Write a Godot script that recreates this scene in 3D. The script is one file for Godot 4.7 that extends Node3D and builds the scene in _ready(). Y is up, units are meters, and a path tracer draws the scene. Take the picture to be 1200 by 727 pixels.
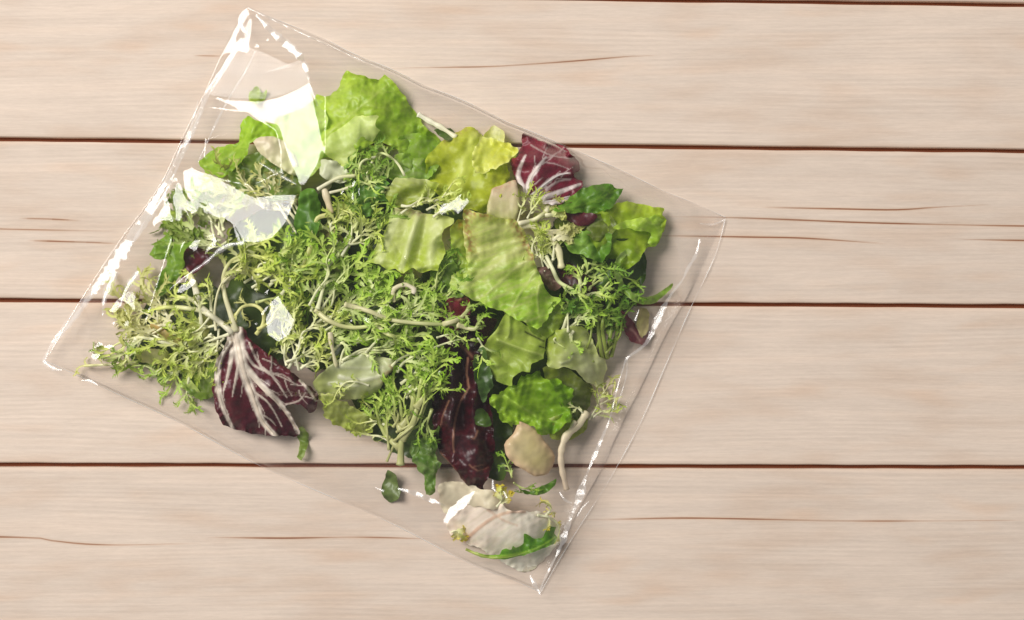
extends Node3D
# A clear film bag of mixed salad lying on a pale board table, seen from above.
# Positions are measured in photograph pixels (1200 x 727) and turned into metres on or above the table by at().

const S := 0.00045          # metres per photograph pixel on the table
const EYE := 0.9            # height of the lens above the table
const LAMP := Vector3(-2.40, 2.95, -1.62)

var soft := FastNoiseLite.new()
var fine := FastNoiseLite.new()
var cell := FastNoiseLite.new()
var rng := RandomNumberGenerator.new()
var M := {}
var heap_grid := PackedFloat32Array()
var top := PackedFloat32Array()      # highest leaf per 10 px cell, mm
const TW := 92
const TH := 74


class Geo:
	var v := PackedVector3Array()
	var c := PackedColorArray()
	var i := PackedInt32Array()
	func put(p: Vector3, col: Color) -> int:
		v.append(p)
		c.append(col)
		return v.size() - 1
	func tri(a: int, b: int, d: int) -> void:
		i.append(a)
		i.append(b)
		i.append(d)
	func quad(a: int, b: int, d: int, e: int) -> void:   # a b on one row, d e on the next, clockwise from above
		tri(a, b, e)
		tri(a, e, d)
	func mesh(origin: Vector3) -> ArrayMesh:
		var n := PackedVector3Array()
		n.resize(v.size())
		for k in range(0, i.size(), 3):
			var a := i[k]
			var b := i[k + 1]
			var d := i[k + 2]
			var f := (v[d] - v[a]).cross(v[b] - v[a])
			n[a] += f
			n[b] += f
			n[d] += f
		var w := PackedVector3Array()
		w.resize(v.size())
		for k in v.size():
			n[k] = n[k].normalized() if n[k].length_squared() > 1e-24 else Vector3.UP
			w[k] = v[k] - origin
		var arr := []
		arr.resize(Mesh.ARRAY_MAX)
		arr[Mesh.ARRAY_VERTEX] = w
		arr[Mesh.ARRAY_NORMAL] = n
		arr[Mesh.ARRAY_COLOR] = c
		arr[Mesh.ARRAY_INDEX] = i
		var m := ArrayMesh.new()
		m.add_surface_from_arrays(Mesh.PRIMITIVE_TRIANGLES, arr)
		return m


func _ready() -> void:
	var cam := Camera3D.new()
	cam.name = "camera"
	cam.position = Vector3(0, EYE, 0)
	cam.rotation_degrees = Vector3(-90, 0, 0)
	cam.fov = rad_to_deg(2.0 * atan(363.5 * S / EYE))
	cam.near = 0.02
	cam.far = 20.0
	add_child(cam)
	cam.current = true
	var env := Environment.new()
	env.background_mode = Environment.BG_COLOR
	env.background_color = Color(0.50, 0.50, 0.505)
	env.background_energy_multiplier = 1.0
	env.tonemap_mode = Environment.TONE_MAPPER_LINEAR
	env.tonemap_exposure = 1.0
	env.sdfgi_enabled = true
	env.ssao_enabled = true
	env.ssil_enabled = true
	var we := WorldEnvironment.new()
	we.name = "environment"
	we.environment = env
	add_child(we)
	# the softbox, up and to the left
	var key := AreaLight3D.new()
	key.name = "softbox"
	key.area_size = Vector2(2.08, 2.08)
	key.light_energy = 20.6
	key.light_color = Color(1.0, 0.985, 0.965)
	key.area_range = 6.0
	key.shadow_enabled = true
	add_child(key)
	key.look_at_from_position(LAMP, Vector3(0.0, 0, 0.0), Vector3.UP)

	soft.seed = 3
	soft.noise_type = FastNoiseLite.TYPE_SIMPLEX_SMOOTH
	soft.frequency = 1.0
	soft.fractal_type = FastNoiseLite.FRACTAL_NONE
	fine.seed = 11
	fine.noise_type = FastNoiseLite.TYPE_SIMPLEX_SMOOTH
	fine.frequency = 1.0
	fine.fractal_octaves = 3
	cell.seed = 5
	cell.noise_type = FastNoiseLite.TYPE_CELLULAR
	cell.frequency = 1.0
	cell.cellular_return_type = FastNoiseLite.RETURN_DISTANCE2_SUB
	cell.fractal_type = FastNoiseLite.FRACTAL_NONE
	rng.seed = 41
	top.resize(TW * TH)
	make_materials()
	make_heap()
	tabletop()
	deep_leaves()
	broad_leaves()
	red_leaves()
	rocket_leaves()
	pale_pieces()
	frisee_leaves()
	plastic_bag()


# ---------------------------------------------------------------- helpers
func at(x: float, y: float, mm: float) -> Vector3:
	var h := mm * 0.001
	var k := S * (EYE - h) / EYE
	return Vector3((x - 600.0) * k, h, (y - 363.5) * k)


func pts(text: String) -> PackedVector2Array:
	var out := PackedVector2Array()
	for w in text.split(" ", false):
		var q := w.split(",")
		out.append(Vector2(float(q[0]), float(q[1])))
	return out


func tag(o: Node, label: String, category := "", group := "") -> void:
	o.set_meta("label", label)
	if category:
		o.set_meta("category", category)
	if group:
		o.set_meta("group", group)


func numbered(called: String) -> String:
	if not has_node(NodePath(called)):
		return called
	var k := 1
	while has_node(NodePath("%s_%03d" % [called, k])):
		k += 1
	return "%s_%03d" % [called, k]


func thing(called: String, label: String, category: String, group: String, where: Vector3) -> Node3D:
	var o := Node3D.new()
	o.name = numbered(called)
	add_child(o)
	o.position = where
	tag(o, label, category, group)
	return o


func part(called: String, g: Geo, m: Material, owner_: Node3D) -> MeshInstance3D:
	var o := MeshInstance3D.new()
	var n := called
	var k := 1
	while owner_.has_node(NodePath(n)):
		n = "%s_%03d" % [called, k]
		k += 1
	o.name = n
	o.mesh = g.mesh(owner_.position)
	o.material_override = m
	owner_.add_child(o, true)
	return o


func note(g: Geo) -> void:           # remember how high the leaves reach
	for p in g.v:
		var k := EYE / (EYE - p.y) / S
		var cx := int((p.x * k + 600.0) / 10.0)
		var cy := int((p.z * k + 363.5) / 10.0)
		if cx >= 0 and cy >= 0 and cx < TW and cy < TH:
			top[cy * TW + cx] = maxf(top[cy * TW + cx], p.y * 1000.0)


func leaf_material(rough: float, glow: Color, spec := 0.5) -> StandardMaterial3D:
	var m := StandardMaterial3D.new()
	m.vertex_color_use_as_albedo = true
	m.roughness = rough
	m.metallic_specular = spec
	m.cull_mode = BaseMaterial3D.CULL_DISABLED
	if glow != Color.BLACK:
		m.backlight_enabled = true
		m.backlight = glow
	return m


func make_materials() -> void:
	M.lettuce = leaf_material(0.40, Color(0.80, 0.86, 0.44), 0.5)
	M.frisee = leaf_material(0.48, Color(0.6, 0.62, 0.36), 0.4)
	M.red = leaf_material(0.42, Color(0.22, 0.12, 0.12))
	M.pale = leaf_material(0.40, Color(0.36, 0.35, 0.3))
	var thin := leaf_material(0.42, Color(0.36, 0.35, 0.3))
	thin.transparency = BaseMaterial3D.TRANSPARENCY_ALPHA
	thin.albedo_color = Color(1, 1, 1, 0.90)
	M.thin = thin
	M.dark = leaf_material(0.40, Color(0.35, 0.4, 0.2))
	var f := StandardMaterial3D.new()
	f.resource_name = "clear film"
	f.transparency = BaseMaterial3D.TRANSPARENCY_ALPHA
	f.albedo_color = Color(1, 1, 1, 0.004)
	f.roughness = 0.08
	f.metallic_specular = 0.51
	f.cull_mode = BaseMaterial3D.CULL_DISABLED
	M.film = f
	var s: StandardMaterial3D = f.duplicate()
	s.resource_name = "creased film"
	s.albedo_color = Color(1, 1, 1, 0.16)
	s.roughness = 0.10
	M.seam = s
	var e: StandardMaterial3D = f.duplicate()
	e.resource_name = "film edge"
	e.albedo_color = Color(1, 1, 1, 0.30)
	e.roughness = 0.2
	M.edge = e
	var v: StandardMaterial3D = f.duplicate()
	v.resource_name = "doubled film"
	v.albedo_color = Color(1, 1, 1, 0.03)
	v.metallic_specular = 0.30
	v.roughness = 0.12
	M.flap = v


func make_heap() -> void:
	var o := pts("113,425 135,375 155,330 175,290 190,250 235,185 290,120 370,110 405,83 451,86 491,135 545,150 606,170 640,160 682,205 731,218 781,250 785,330 755,395 712,430 700,480 680,570 655,620 630,665 560,645 520,610 470,580 430,515 350,510 260,500 200,450")
	heap_grid.resize(TW * TH)
	for j in TH:
		for i in TW:
			var p := Vector2(i * 10.0, j * 10.0)
			var d := 0.0
			if Geometry2D.is_point_in_polygon(p, o):
				d = edge_distance(p, o)
			heap_grid[j * TW + i] = 3.0 + 19.0 * (1.0 - exp(-d / 42.0))


func heap(x: float, y: float) -> float:
	var fx := clampf(x / 10.0, 0, TW - 2)
	var fy := clampf(y / 10.0, 0, TH - 2)
	var i := int(fx)
	var j := int(fy)
	var a := lerpf(heap_grid[j * TW + i], heap_grid[j * TW + i + 1], fx - i)
	var b := lerpf(heap_grid[(j + 1) * TW + i], heap_grid[(j + 1) * TW + i + 1], fx - i)
	return lerpf(a, b, fy - j)


func edge_distance(p: Vector2, o: PackedVector2Array) -> float:
	var best := 1e12
	var a := o[o.size() - 1]
	for b in o:
		best = minf(best, Geometry2D.get_closest_point_to_segment(p, a, b).distance_squared_to(p))
		a = b
	return sqrt(best)


func nearest(p: Vector2, o: PackedVector2Array) -> Vector2:
	var best := 1e12
	var found := p
	var a := o[o.size() - 1]
	for b in o:
		var q := Geometry2D.get_closest_point_to_segment(p, a, b)
		var d := q.distance_squared_to(p)
		if d < best:
			best = d
			found = q
		a = b
	return found


func refined(o: PackedVector2Array, jag: float, sharp: float, key: float) -> PackedVector2Array:   # a torn outline through the measured corners
	var out := PackedVector2Array()
	var n := o.size()
	for k in n:
		var p0 := o[(k + n - 1) % n]
		var p1 := o[k]
		var p2 := o[(k + 1) % n]
		var p3 := o[(k + 2) % n]
		var steps := maxi(2, int(p1.distance_to(p2) / 2.5))
		for s in steps:
			var t := float(s) / steps
			var q := p1.cubic_interpolate(p2, p0, p3, t).lerp(p1.lerp(p2, t), sharp)
			var side := (p2 - p1).orthogonal().normalized()
			var w := soft.get_noise_2d(q.x * 0.06 + key, q.y * 0.06) * 0.9 + soft.get_noise_2d(q.x * 0.16 + key, q.y * 0.16) * 0.5
			w += soft.get_noise_2d(q.x * 0.34 - key, q.y * 0.34) * 0.5 * clampf(0.5 + 1.5 * soft.get_noise_2d(q.x * 0.03, q.y * 0.03 + key), 0, 1)
			out.append(q + side * w * jag)
	return out


func smooth_path(o: PackedVector2Array, step := 3.0) -> PackedVector2Array:
	var out := PackedVector2Array()
	var n := o.size()
	for k in n - 1:
		var p0 := o[maxi(k - 1, 0)]
		var p3 := o[mini(k + 2, n - 1)]
		var steps := maxi(2, int(o[k].distance_to(o[k + 1]) / step))
		for s in steps:
			out.append(o[k].cubic_interpolate(o[k + 1], p0, p3, float(s) / steps))
	out.append(o[n - 1])
	return out


# veins: [[points, first half width, last half width, ridge in mm, strength], ...]; returns [ridge mm, tint 0..1]
func vein_at(p: Vector2, veins: Array) -> Vector2:
	var ridge := 0.0
	var tint := 0.0
	for v in veins:
		var o: PackedVector2Array = v[0]
		var n := o.size() - 1
		var box: Rect2 = v[5]
		if not box.has_point(p):
			continue
		for k in n:
			var q := Geometry2D.get_closest_point_to_segment(p, o[k], o[k + 1])
			var d := q.distance_to(p)
			var t: float = (k + o[k].distance_to(q) / maxf(o[k].distance_to(o[k + 1]), 0.01)) / n
			var w := lerpf(v[1], v[2], t)
			if d < w * 3.0:
				var e := exp(-d * d / (w * w))
				ridge = maxf(ridge, e * lerpf(v[3], v[3] * 0.4, t))
				tint = maxf(tint, (clampf((1.35 - d / w) / 0.6, 0, 1) if v[4] > 0.65 else clampf(e * 1.5, 0, 1)) * v[4] * lerpf(1.0, 0.8, t))
	return Vector2(ridge, tint)


func vein(text: String, w0: float, w1: float, ridge: float, strength := 1.0) -> Array:
	var o := smooth_path(pts(text), 8.0)
	return boxed([o, w0, w1, ridge, strength])


func boxed(v: Array) -> Array:
	var b := Rect2(v[0][0], Vector2.ZERO)
	for q in v[0]:
		b = b.expand(q)
	v.append(b.grow(maxf(v[1], v[2]) * 3.0 + 1.0))
	return v


func side_veins(text: String, count: int, length: float, width: float, ridge: float, strength: float, lean := 0.9) -> Array:
	var o := smooth_path(pts(text), 4.0)
	var out := []
	for k in count:
		var at_ := int(lerpf(0.1, 0.95, (k + 0.5) / count) * (o.size() - 2))
		var d := (o[at_ + 1] - o[at_]).normalized()
		var s := 1.0 if k % 2 == 0 else -1.0
		var turn := s * (lean + rng.randf_range(-0.15, 0.15))
		var q := o[at_]
		var line := PackedVector2Array([q])
		var dir := d.rotated(turn)
		for m in 5:
			dir = dir.rotated(-s * 0.10 + rng.randf_range(-0.12, 0.12))
			q += dir * length / 5.0 * rng.randf_range(0.85, 1.15)
			line.append(q)
		out.append(boxed([line, width, width * 0.5, ridge, strength]))
	return out


# a torn leaf: an outline in pixels, laid on the heap, with folds, puckers, veins
func leaf_height(x: float, y: float, d: float, p: Dictionary, r: float) -> float:
	var h: float = heap(x, y) * p.get("follow", 1.0) + p.get("lay", 0.0)
	var c: Vector2 = p.centre
	var tilt: Vector2 = p.get("tilt", Vector2.ZERO)
	h += tilt.x * (x - c.x) + tilt.y * (y - c.y)
	var key: float = p.key
	var edge := exp(-d / p.get("edge_w", 9.0))
	var amp: float = p.get("ruffle", 1.0)
	h += soft.get_noise_2d(x * 0.022 + key, y * 0.022 - key) * amp * 1.6
	h += soft.get_noise_2d(x * 0.050 - key, y * 0.050 + key) * amp * 0.55
	h += soft.get_noise_2d(x * 0.10 - key, y * 0.10 + key) * p.get("frill", amp) * (0.06 + 0.9 * edge)
	var away := Vector2(x - c.x, y - c.y) / 40.0
	var turn := key * 1.7
	var bow := away.dot(Vector2(cos(turn), sin(turn)))
	h += p.get("bow", sin(key) * 2.6) * bow * bow
	var pk: float = p.get("pucker", 0.0)
	if pk > 0.0:
		var q: float = p.get("pucker_f", 0.075)
		h += pk * 0.55 * (cell.get_noise_2d(x * q + key + soft.get_noise_2d(x * 0.07, y * 0.07) * 0.35, y * q) + 0.5) * (1.0 - 0.6 * edge)
		h += pk * 0.16 * fine.get_noise_2d(x * 0.12, y * 0.12 + key)
	h += p.get("curl", 0.0) * edge
	h += exp(-d / 13.0) * soft.get_noise_2d(x * 0.030 + key * 3.0, y * 0.030) * p.get("lift", 4.5)
	for f in p.get("folds", []):
		var q := Geometry2D.get_closest_point_to_segment(Vector2(x, y), f[0], f[1])
		var e: float = q.distance_to(Vector2(x, y)) / f[3]
		h += f[2] * exp(-e * e) if f.size() < 5 else f[2] * maxf(0.0, 1.0 - e)
	return h + r


func fold(ax: float, ay: float, bx: float, by: float, mm: float, w: float, sharp := false) -> Array:
	return [Vector2(ax, ay), Vector2(bx, by), mm, w, true] if sharp else [Vector2(ax, ay), Vector2(bx, by), mm, w]


func leaf_color(x: float, y: float, d: float, p: Dictionary, tint: float) -> Color:
	var key: float = p.key
	var c0: Color = p.c0
	var c1: Color = p.get("c1", c0)
	var g := 0.5
	if p.has("axis"):
		var a: PackedVector2Array = p.axis
		g = clampf((Vector2(x, y) - a[0]).dot(a[1] - a[0]) / (a[1] - a[0]).length_squared(), 0, 1)
	g += soft.get_noise_2d(x * 0.05 + key * 2.0, y * 0.05) * 0.28
	var c := c0.lerp(c1, clampf(g, 0, 1))
	if p.has("c_edge"):
		c = c.lerp(p.c_edge, exp(-d / p.get("edge_tint", 3.0)) * 0.85)
	var m: float = 1.0 + fine.get_noise_2d(x * 0.16 + key, y * 0.16) * p.get("mottle", 0.22)
	c = Color(c.r * m, c.g * m, c.b * m)
	if net_on(p):
		c = c.lerp(Color(c.r * 1.25 + 0.03, c.g * 1.2 + 0.03, c.b * 1.2 + 0.02), exp(-d / 1.3) * 0.6)
	if p.has("streak"):      # fibres running along a direction
		var u: Vector2 = p.streak
		var w := Vector2(x, y)
		var s: float = soft.get_noise_2d(w.dot(u.orthogonal()) * 0.22 + key, w.dot(u) * 0.02) * p.get("streak_amp", 0.35)
		c = c.lerp(p.get("c_streak", Color(0.65, 0.63, 0.4)), clampf(s, 0, 1)) if s > 0 else Color(c.r * (1 + s * 0.5), c.g * (1 + s * 0.4), c.b * (1 + s * 0.6))
	var net: float = p.get("net", 0.0)
	if net > 0.0:
		var wx := x + soft.get_noise_2d(x * 0.06, y * 0.06 + key) * 6.0
		tint = maxf(tint, net * exp(-(cell.get_noise_2d(wx * 0.085 + key, y * 0.085) + 1.0) / 0.10))
	c = c.lerp(p.get("c_vein", Color(0.62, 0.66, 0.35)), clampf(tint, 0, 1))
	for f in p.get("cuts", []):   # a browned cut edge
		var q := Geometry2D.get_closest_point_to_segment(Vector2(x, y), f[0], f[1])
		var e := exp(-q.distance_to(Vector2(x, y)) / f[2])
		c = c.lerp(p.get("c_cut", Color(0.50, 0.27, 0.12)), clampf(e * (0.75 + soft.get_noise_2d(x * 0.2, y * 0.2)), 0, 0.85))
	for f in p.get("dark_slits", []):
		var q := Geometry2D.get_closest_point_to_segment(Vector2(x, y), f[0], f[1])
		c = c.lerp(Color(0.03, 0.045, 0.008), exp(-pow(q.distance_to(Vector2(x, y)) / f[2], 2)))
	return c


func net_on(p: Dictionary) -> bool:
	return p.get("net", 0.0) > 0.0


func blade(p: Dictionary, under := false) -> Geo:
	var o: PackedVector2Array = p.outline
	var step: float = p.get("step", 2.0)
	var box := Rect2(o[0], Vector2.ZERO)
	for q in o:
		box = box.expand(q)
	box = box.grow(step * 1.5)
	var nx := int(box.size.x / step) + 2
	var ny := int(box.size.y / step) + 2
	var inside := PackedByteArray()
	inside.resize(nx * ny)
	for j in ny:
		for i in nx:
			inside[j * nx + i] = 1 if Geometry2D.is_point_in_polygon(box.position + Vector2(i, j) * step, o) else 0
	var id := PackedInt32Array()
	id.resize(nx * ny)
	id.fill(-1)
	var g := Geo.new()
	var thick: float = p.get("thick", 0.0)
	for j in ny:
		for i in nx:
			var k := j * nx + i
			var q := box.position + Vector2(i, j) * step
			var d := 0.0
			if inside[k]:
				d = edge_distance(q, o)
			else:
				var near := false
				for b in range(maxi(j - 1, 0), mini(j + 2, ny)):
					for a in range(maxi(i - 1, 0), mini(i + 2, nx)):
						if inside[b * nx + a]:
							near = true
				if not near:
					continue
				q = nearest(q, o)
			var vn := vein_at(q, p.get("veins", []))
			var body := 0.0
			if thick > 0.0:
				var e := clampf(d / p.get("round_w", 9.0), 0, 1)
				body = thick * sqrt(1.0 - (1.0 - e) * (1.0 - e))
			var h := leaf_height(q.x, q.y, d, p, vn.x)
			h = maxf(0.5, h - body * 0.5 - vn.x if under else h + body * 0.5)
			id[k] = g.put(at(q.x, q.y, h), leaf_color(q.x, q.y, d, p, vn.y))
	for j in ny - 1:
		for i in nx - 1:
			var k := j * nx + i
			if inside[k] + inside[k + 1] + inside[k + nx] + inside[k + nx + 1] == 0:
				continue
			var a := id[k]
			var b := id[k + 1]
			var c := id[k + nx]
			var e := id[k + nx + 1]
			var flip := (i + j) % 2 == 0
			for t in ([[a, b, e], [a, e, c]] if flip else [[a, b, c], [b, e, c]]):
				if t[0] < 0 or t[1] < 0 or t[2] < 0:
					continue
				if under:
					g.tri(t[0], t[2], t[1])
				else:
					g.tri(t[0], t[1], t[2])
	return g


func leaf(called: String, label: String, category: String, group: String, m: Material, outline: String, p: Dictionary) -> Node3D:
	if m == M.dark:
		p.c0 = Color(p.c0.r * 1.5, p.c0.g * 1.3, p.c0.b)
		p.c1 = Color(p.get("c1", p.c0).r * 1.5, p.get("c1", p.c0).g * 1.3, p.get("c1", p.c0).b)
	if m == M.lettuce:
		for k in ["c0", "c1", "c_edge", "c_vein"]:
			if p.has(k):
				p[k] = Color(p[k].r * 1.32, p[k].g * 1.40, p[k].b * 1.3)
		p.net = p.get("net", 0.32)
		rng.seed = abs(hash(label)) % 100000
		var box := Rect2(pts(outline)[0], Vector2.ZERO)
		for q in pts(outline):
			box = box.expand(q)
		var extra: Array = p.get("folds", []).duplicate()
		for k in 3:       # it has been crumpled a little
			var a := box.position + box.size * Vector2(rng.randf(), rng.randf())
			var b := a + Vector2.from_angle(rng.randf() * TAU) * box.size.length() * rng.randf_range(0.3, 0.6)
			extra.append([a, b, rng.randf_range(-1.7, 1.7), rng.randf_range(4.0, 8.0)] + ([true] if k == 0 else []))
		p.folds = extra
	p.key = float(abs(hash(label)) % 977) * 0.37
	p.outline = refined(pts(outline), p.get("jag", 1.5), p.get("sharp", 0.35), p.key)
	var c := Vector2.ZERO
	for q in p.outline:
		c += q
	p.centre = c / p.outline.size()
	if p.has("axis"):
		p.axis = pts(p.axis)
	var root := thing(called, label, category, group, at(p.centre.x, p.centre.y, 0.0))
	var g := blade(p)
	note(g)
	part("blade", g, m, root)
	if p.get("thick", 0.0) > 0.0:
		part("underside", blade(p, true), m, root)
	for r in p.get("ribs", []):     # raised ribs, meshes of their own: [points, first and last half width px, colour, last colour]
		var line := smooth_path(pts(r[0]), 3.0)
		var rg := Geo.new()
		var mid := PackedVector3Array()
		var cols := PackedColorArray()
		var rad := PackedFloat32Array()
		for k in line.size():
			var t := float(k) / (line.size() - 1)
			var q := line[k]
			var w := lerpf(r[1], r[2], t)
			w *= 0.7
			mid.append(at(q.x, q.y, leaf_height(q.x, q.y, edge_distance(q, p.outline) if Geometry2D.is_point_in_polygon(q, p.outline) else 0.0, p, vein_at(q, p.get("veins", [])).x) - w * 0.04))
			var n := 1.0 + fine.get_noise_2d(q.x * 0.2, q.y * 0.2) * 0.15
			var cc: Color = r[3].lerp(r[4], t) if r.size() > 4 else r[3]
			cols.append(Color(cc.r * n, cc.g * n, cc.b * n))
			rad.append(w * S)
		tube(rg, mid, rad, cols, 0.42)
		note(rg)
		part("rib", rg, M.pale, root)
	return root


func tube(g: Geo, mid: PackedVector3Array, rad: PackedFloat32Array, cols: PackedColorArray, flat := 1.0, sides := 8) -> void:
	var n := mid.size()
	var last := -1
	var up := Vector3.UP
	for k in n:
		var t := (mid[mini(k + 1, n - 1)] - mid[maxi(k - 1, 0)]).normalized()
		var s := t.cross(up).normalized() if absf(t.dot(up)) < 0.98 else t.cross(Vector3(0, 0, 1)).normalized()
		var u := s.cross(t)
		var first := g.v.size()
		for a in sides:
			var ang := TAU * a / sides
			var m := 1.0 + 0.13 * sin(a * 2.4 + mid[0].x * 900.0)
			g.put(mid[k] + (s * cos(ang) + u * sin(ang) * flat) * rad[k], Color(cols[k].r * m, cols[k].g * m, cols[k].b * m))
		if last >= 0:
			for a in sides:
				var b := (a + 1) % sides
				g.tri(last + a, first + a, first + b)
				g.tri(last + a, first + b, last + b)
		last = first
	for e in [0, n - 1]:
		var t := (mid[1] - mid[0]).normalized() * -0.35 if e == 0 else (mid[n - 1] - mid[n - 2]).normalized() * 0.35
		var tip := g.put(mid[e] + t * rad[e], cols[e])
		var first: int = 0 if e == 0 else g.v.size() - 1 - sides
		if e == 0:
			first = g.v.size() - 1 - sides * n
		else:
			first = g.v.size() - 2 - sides
		for a in sides:
			var b := (a + 1) % sides
			if e == 0:
				g.tri(tip, first + a, first + b)
			else:
				g.tri(tip, first + b, first + a)


# ---------------------------------------------------------------- the table
const JOINTS := [[-205.0, -185.0], [-11.0, 5.5], [163.0, 177.0], [352.0, 359.0], [545.0, 548.0], [738.0, 738.0], [930.0, 928.0]]
const X0 := -330.0
const X1 := 1530.0


func joint(k: int, x: float) -> float:
	return lerpf(JOINTS[k][0], JOINTS[k][1], x / 1200.0)


func board_images(k: int) -> Array:
	var w := 1900
	var h := 224
	var px := PackedByteArray()
	px.resize(w * h * 3)
	var bump := PackedByteArray()
	bump.resize(w * h)
	var cracks := []
	var list := []
	if k == 1:
		list = ["455,80 520,79 575,78 625,75 680,71 740,66 775,65", "225,65 262,66"]
	elif k == 2:
		list = ["-330,262 -40,267 0,268.5 70,270 138,271", "20,256 60,257 95,259", "30,282 100,284 140,286", "760,254 850,255 935,258 1010,261 1090,263 1200,265 1400,266", "890,243 985,245 1050,246 1098,243 1160,240", "740,276 815,277 880,278 935,279 985,282 1040,286", "1110,280 1200,282 1400,283"]
	elif k == 3:
		list = []
	elif k == 4:
		list = ["-200,628 20,630 60,634 100,638 150,639 235,637", "240,630 330,631 420,630 505,632", "655,610 720,609 800,607.5 900,609 1010,611 1200,610"]
	for t in list:
		cracks.append(smooth_path(pts(t), 12.0))
	var key := k * 37.7
	for j in h:
		var v := (j + 0.5) / h
		for i in w:
			var x := lerpf(X0, X1, (i + 0.5) / w)
			var y := lerpf(joint(k, x), joint(k + 1, x), v)
			var wave := soft.get_noise_2d(x * 0.0016 + key, y * 0.010) * 4.0
			var yy := y + wave
			var streak := soft.get_noise_2d(x * 0.0035, yy * 0.30 + key)
			var broad := soft.get_noise_2d(x * 0.0016 + key, yy * 0.055)
			var saw := sin(yy * 1.05 + 2.0 * soft.get_noise_2d(x * 0.004 - key, yy * 0.02))
			var mask := clampf(0.5 + 0.9 * soft.get_noise_2d(x * 0.003 + key * 2.0, yy * 0.02 + 7.0), 0, 1)
			var rust := maxf(0.0, soft.get_noise_2d(x * 0.008 - key, yy * 0.035 + 3.0) - 0.30) * maxf(0.0, 0.4 + soft.get_noise_2d(x * 0.003, yy * 0.01 + key))
			var rough := fine.get_noise_2d(x * 0.02, yy * 0.5 + key)
			var grit := fine.get_noise_2d(x * 0.07 - key, yy * 0.9)
			var l := 1.0 + streak * 0.012 + broad * 0.014 + saw * mask * 0.016 + rough * 0.030 + grit * 0.022
			var patch := soft.get_noise_2d(x * 0.0045 + key, yy * 0.014 - key) + 0.6 * soft.get_noise_2d(x * 0.012, yy * 0.05 + key)
			l *= 1.0 + patch * 0.022
			var end := minf(v, 1.0 - v) * 190.0
			var warm := rust * 0.18 + maxf(0.0, broad) * 0.03 + maxf(0.0, -patch) * 0.07 + 0.20 * exp(-end / 3.0)
			var tone: float = [1.0, 1.005, 0.99, 1.0, 0.985][k]
			l *= tone
			var r := 222.5 * l * (1.0 + warm * 0.02)
			var gg := 205.0 * l * (1.0 - warm * 0.22)
			var b := 189.5 * l * (1.0 - warm * 0.42)
			var o := (j * w + i) * 3
			px[o] = clampi(int(r), 0, 255)
			px[o + 1] = clampi(int(gg), 0, 255)
			px[o + 2] = clampi(int(b), 0, 255)
			bump[j * w + i] = clampi(int(160 + streak * 10 + saw * mask * 18 + rough * 20 + grit * 16), 0, 255)
	for c in cracks:
		var n: int = c.size()
		for m in n - 1:
			var a: Vector2 = c[m]
			var b: Vector2 = c[m + 1]
			var ia := int(ceil((a.x - X0) / (X1 - X0) * w))
			var ib := int(ceil((b.x - X0) / (X1 - X0) * w))
			for i in range(ia, ib):
				var u := ((i + 0.0) / w * (X1 - X0) + X0 - a.x) / maxf(b.x - a.x, 0.01)
				var t := (m + u) / (n - 1)
				var q := a.lerp(b, u)
				if i < 0 or i >= w:
					continue
				var fj := (q.y - joint(k, q.x)) / (joint(k + 1, q.x) - joint(k, q.x)) * h
				var force := minf(1.0, (b.x - a.x) * n / 200.0 + 0.25) * clampf(sin(PI * t) * 1.3, 0, 1) * clampf(0.75 + 0.5 * soft.get_noise_2d(q.x * 0.008 + key, 3.0), 0.35, 1)
				for j in range(maxi(0, int(fj) - 3), mini(h, int(fj) + 4)):
					var e := exp(-pow((j + 0.5 - fj) / (0.45 + 0.45 * force), 2)) * force
					var e2 := exp(-absf(j + 0.5 - fj) / 2.2) * force * 0.22
					var o := (j * w + i) * 3
					px[o] = int(px[o] * (1.0 - 0.42 * e - 0.06 * e2))
					px[o + 1] = int(px[o + 1] * (1.0 - 0.62 * e - 0.20 * e2))
					px[o + 2] = int(px[o + 2] * (1.0 - 0.72 * e - 0.35 * e2))
					bump[j * w + i] = int(bump[j * w + i] * (1.0 - 0.8 * e))
	return [Image.create_from_data(w, h, false, Image.FORMAT_RGB8, px), Image.create_from_data(w, h, false, Image.FORMAT_L8, bump)]


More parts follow.
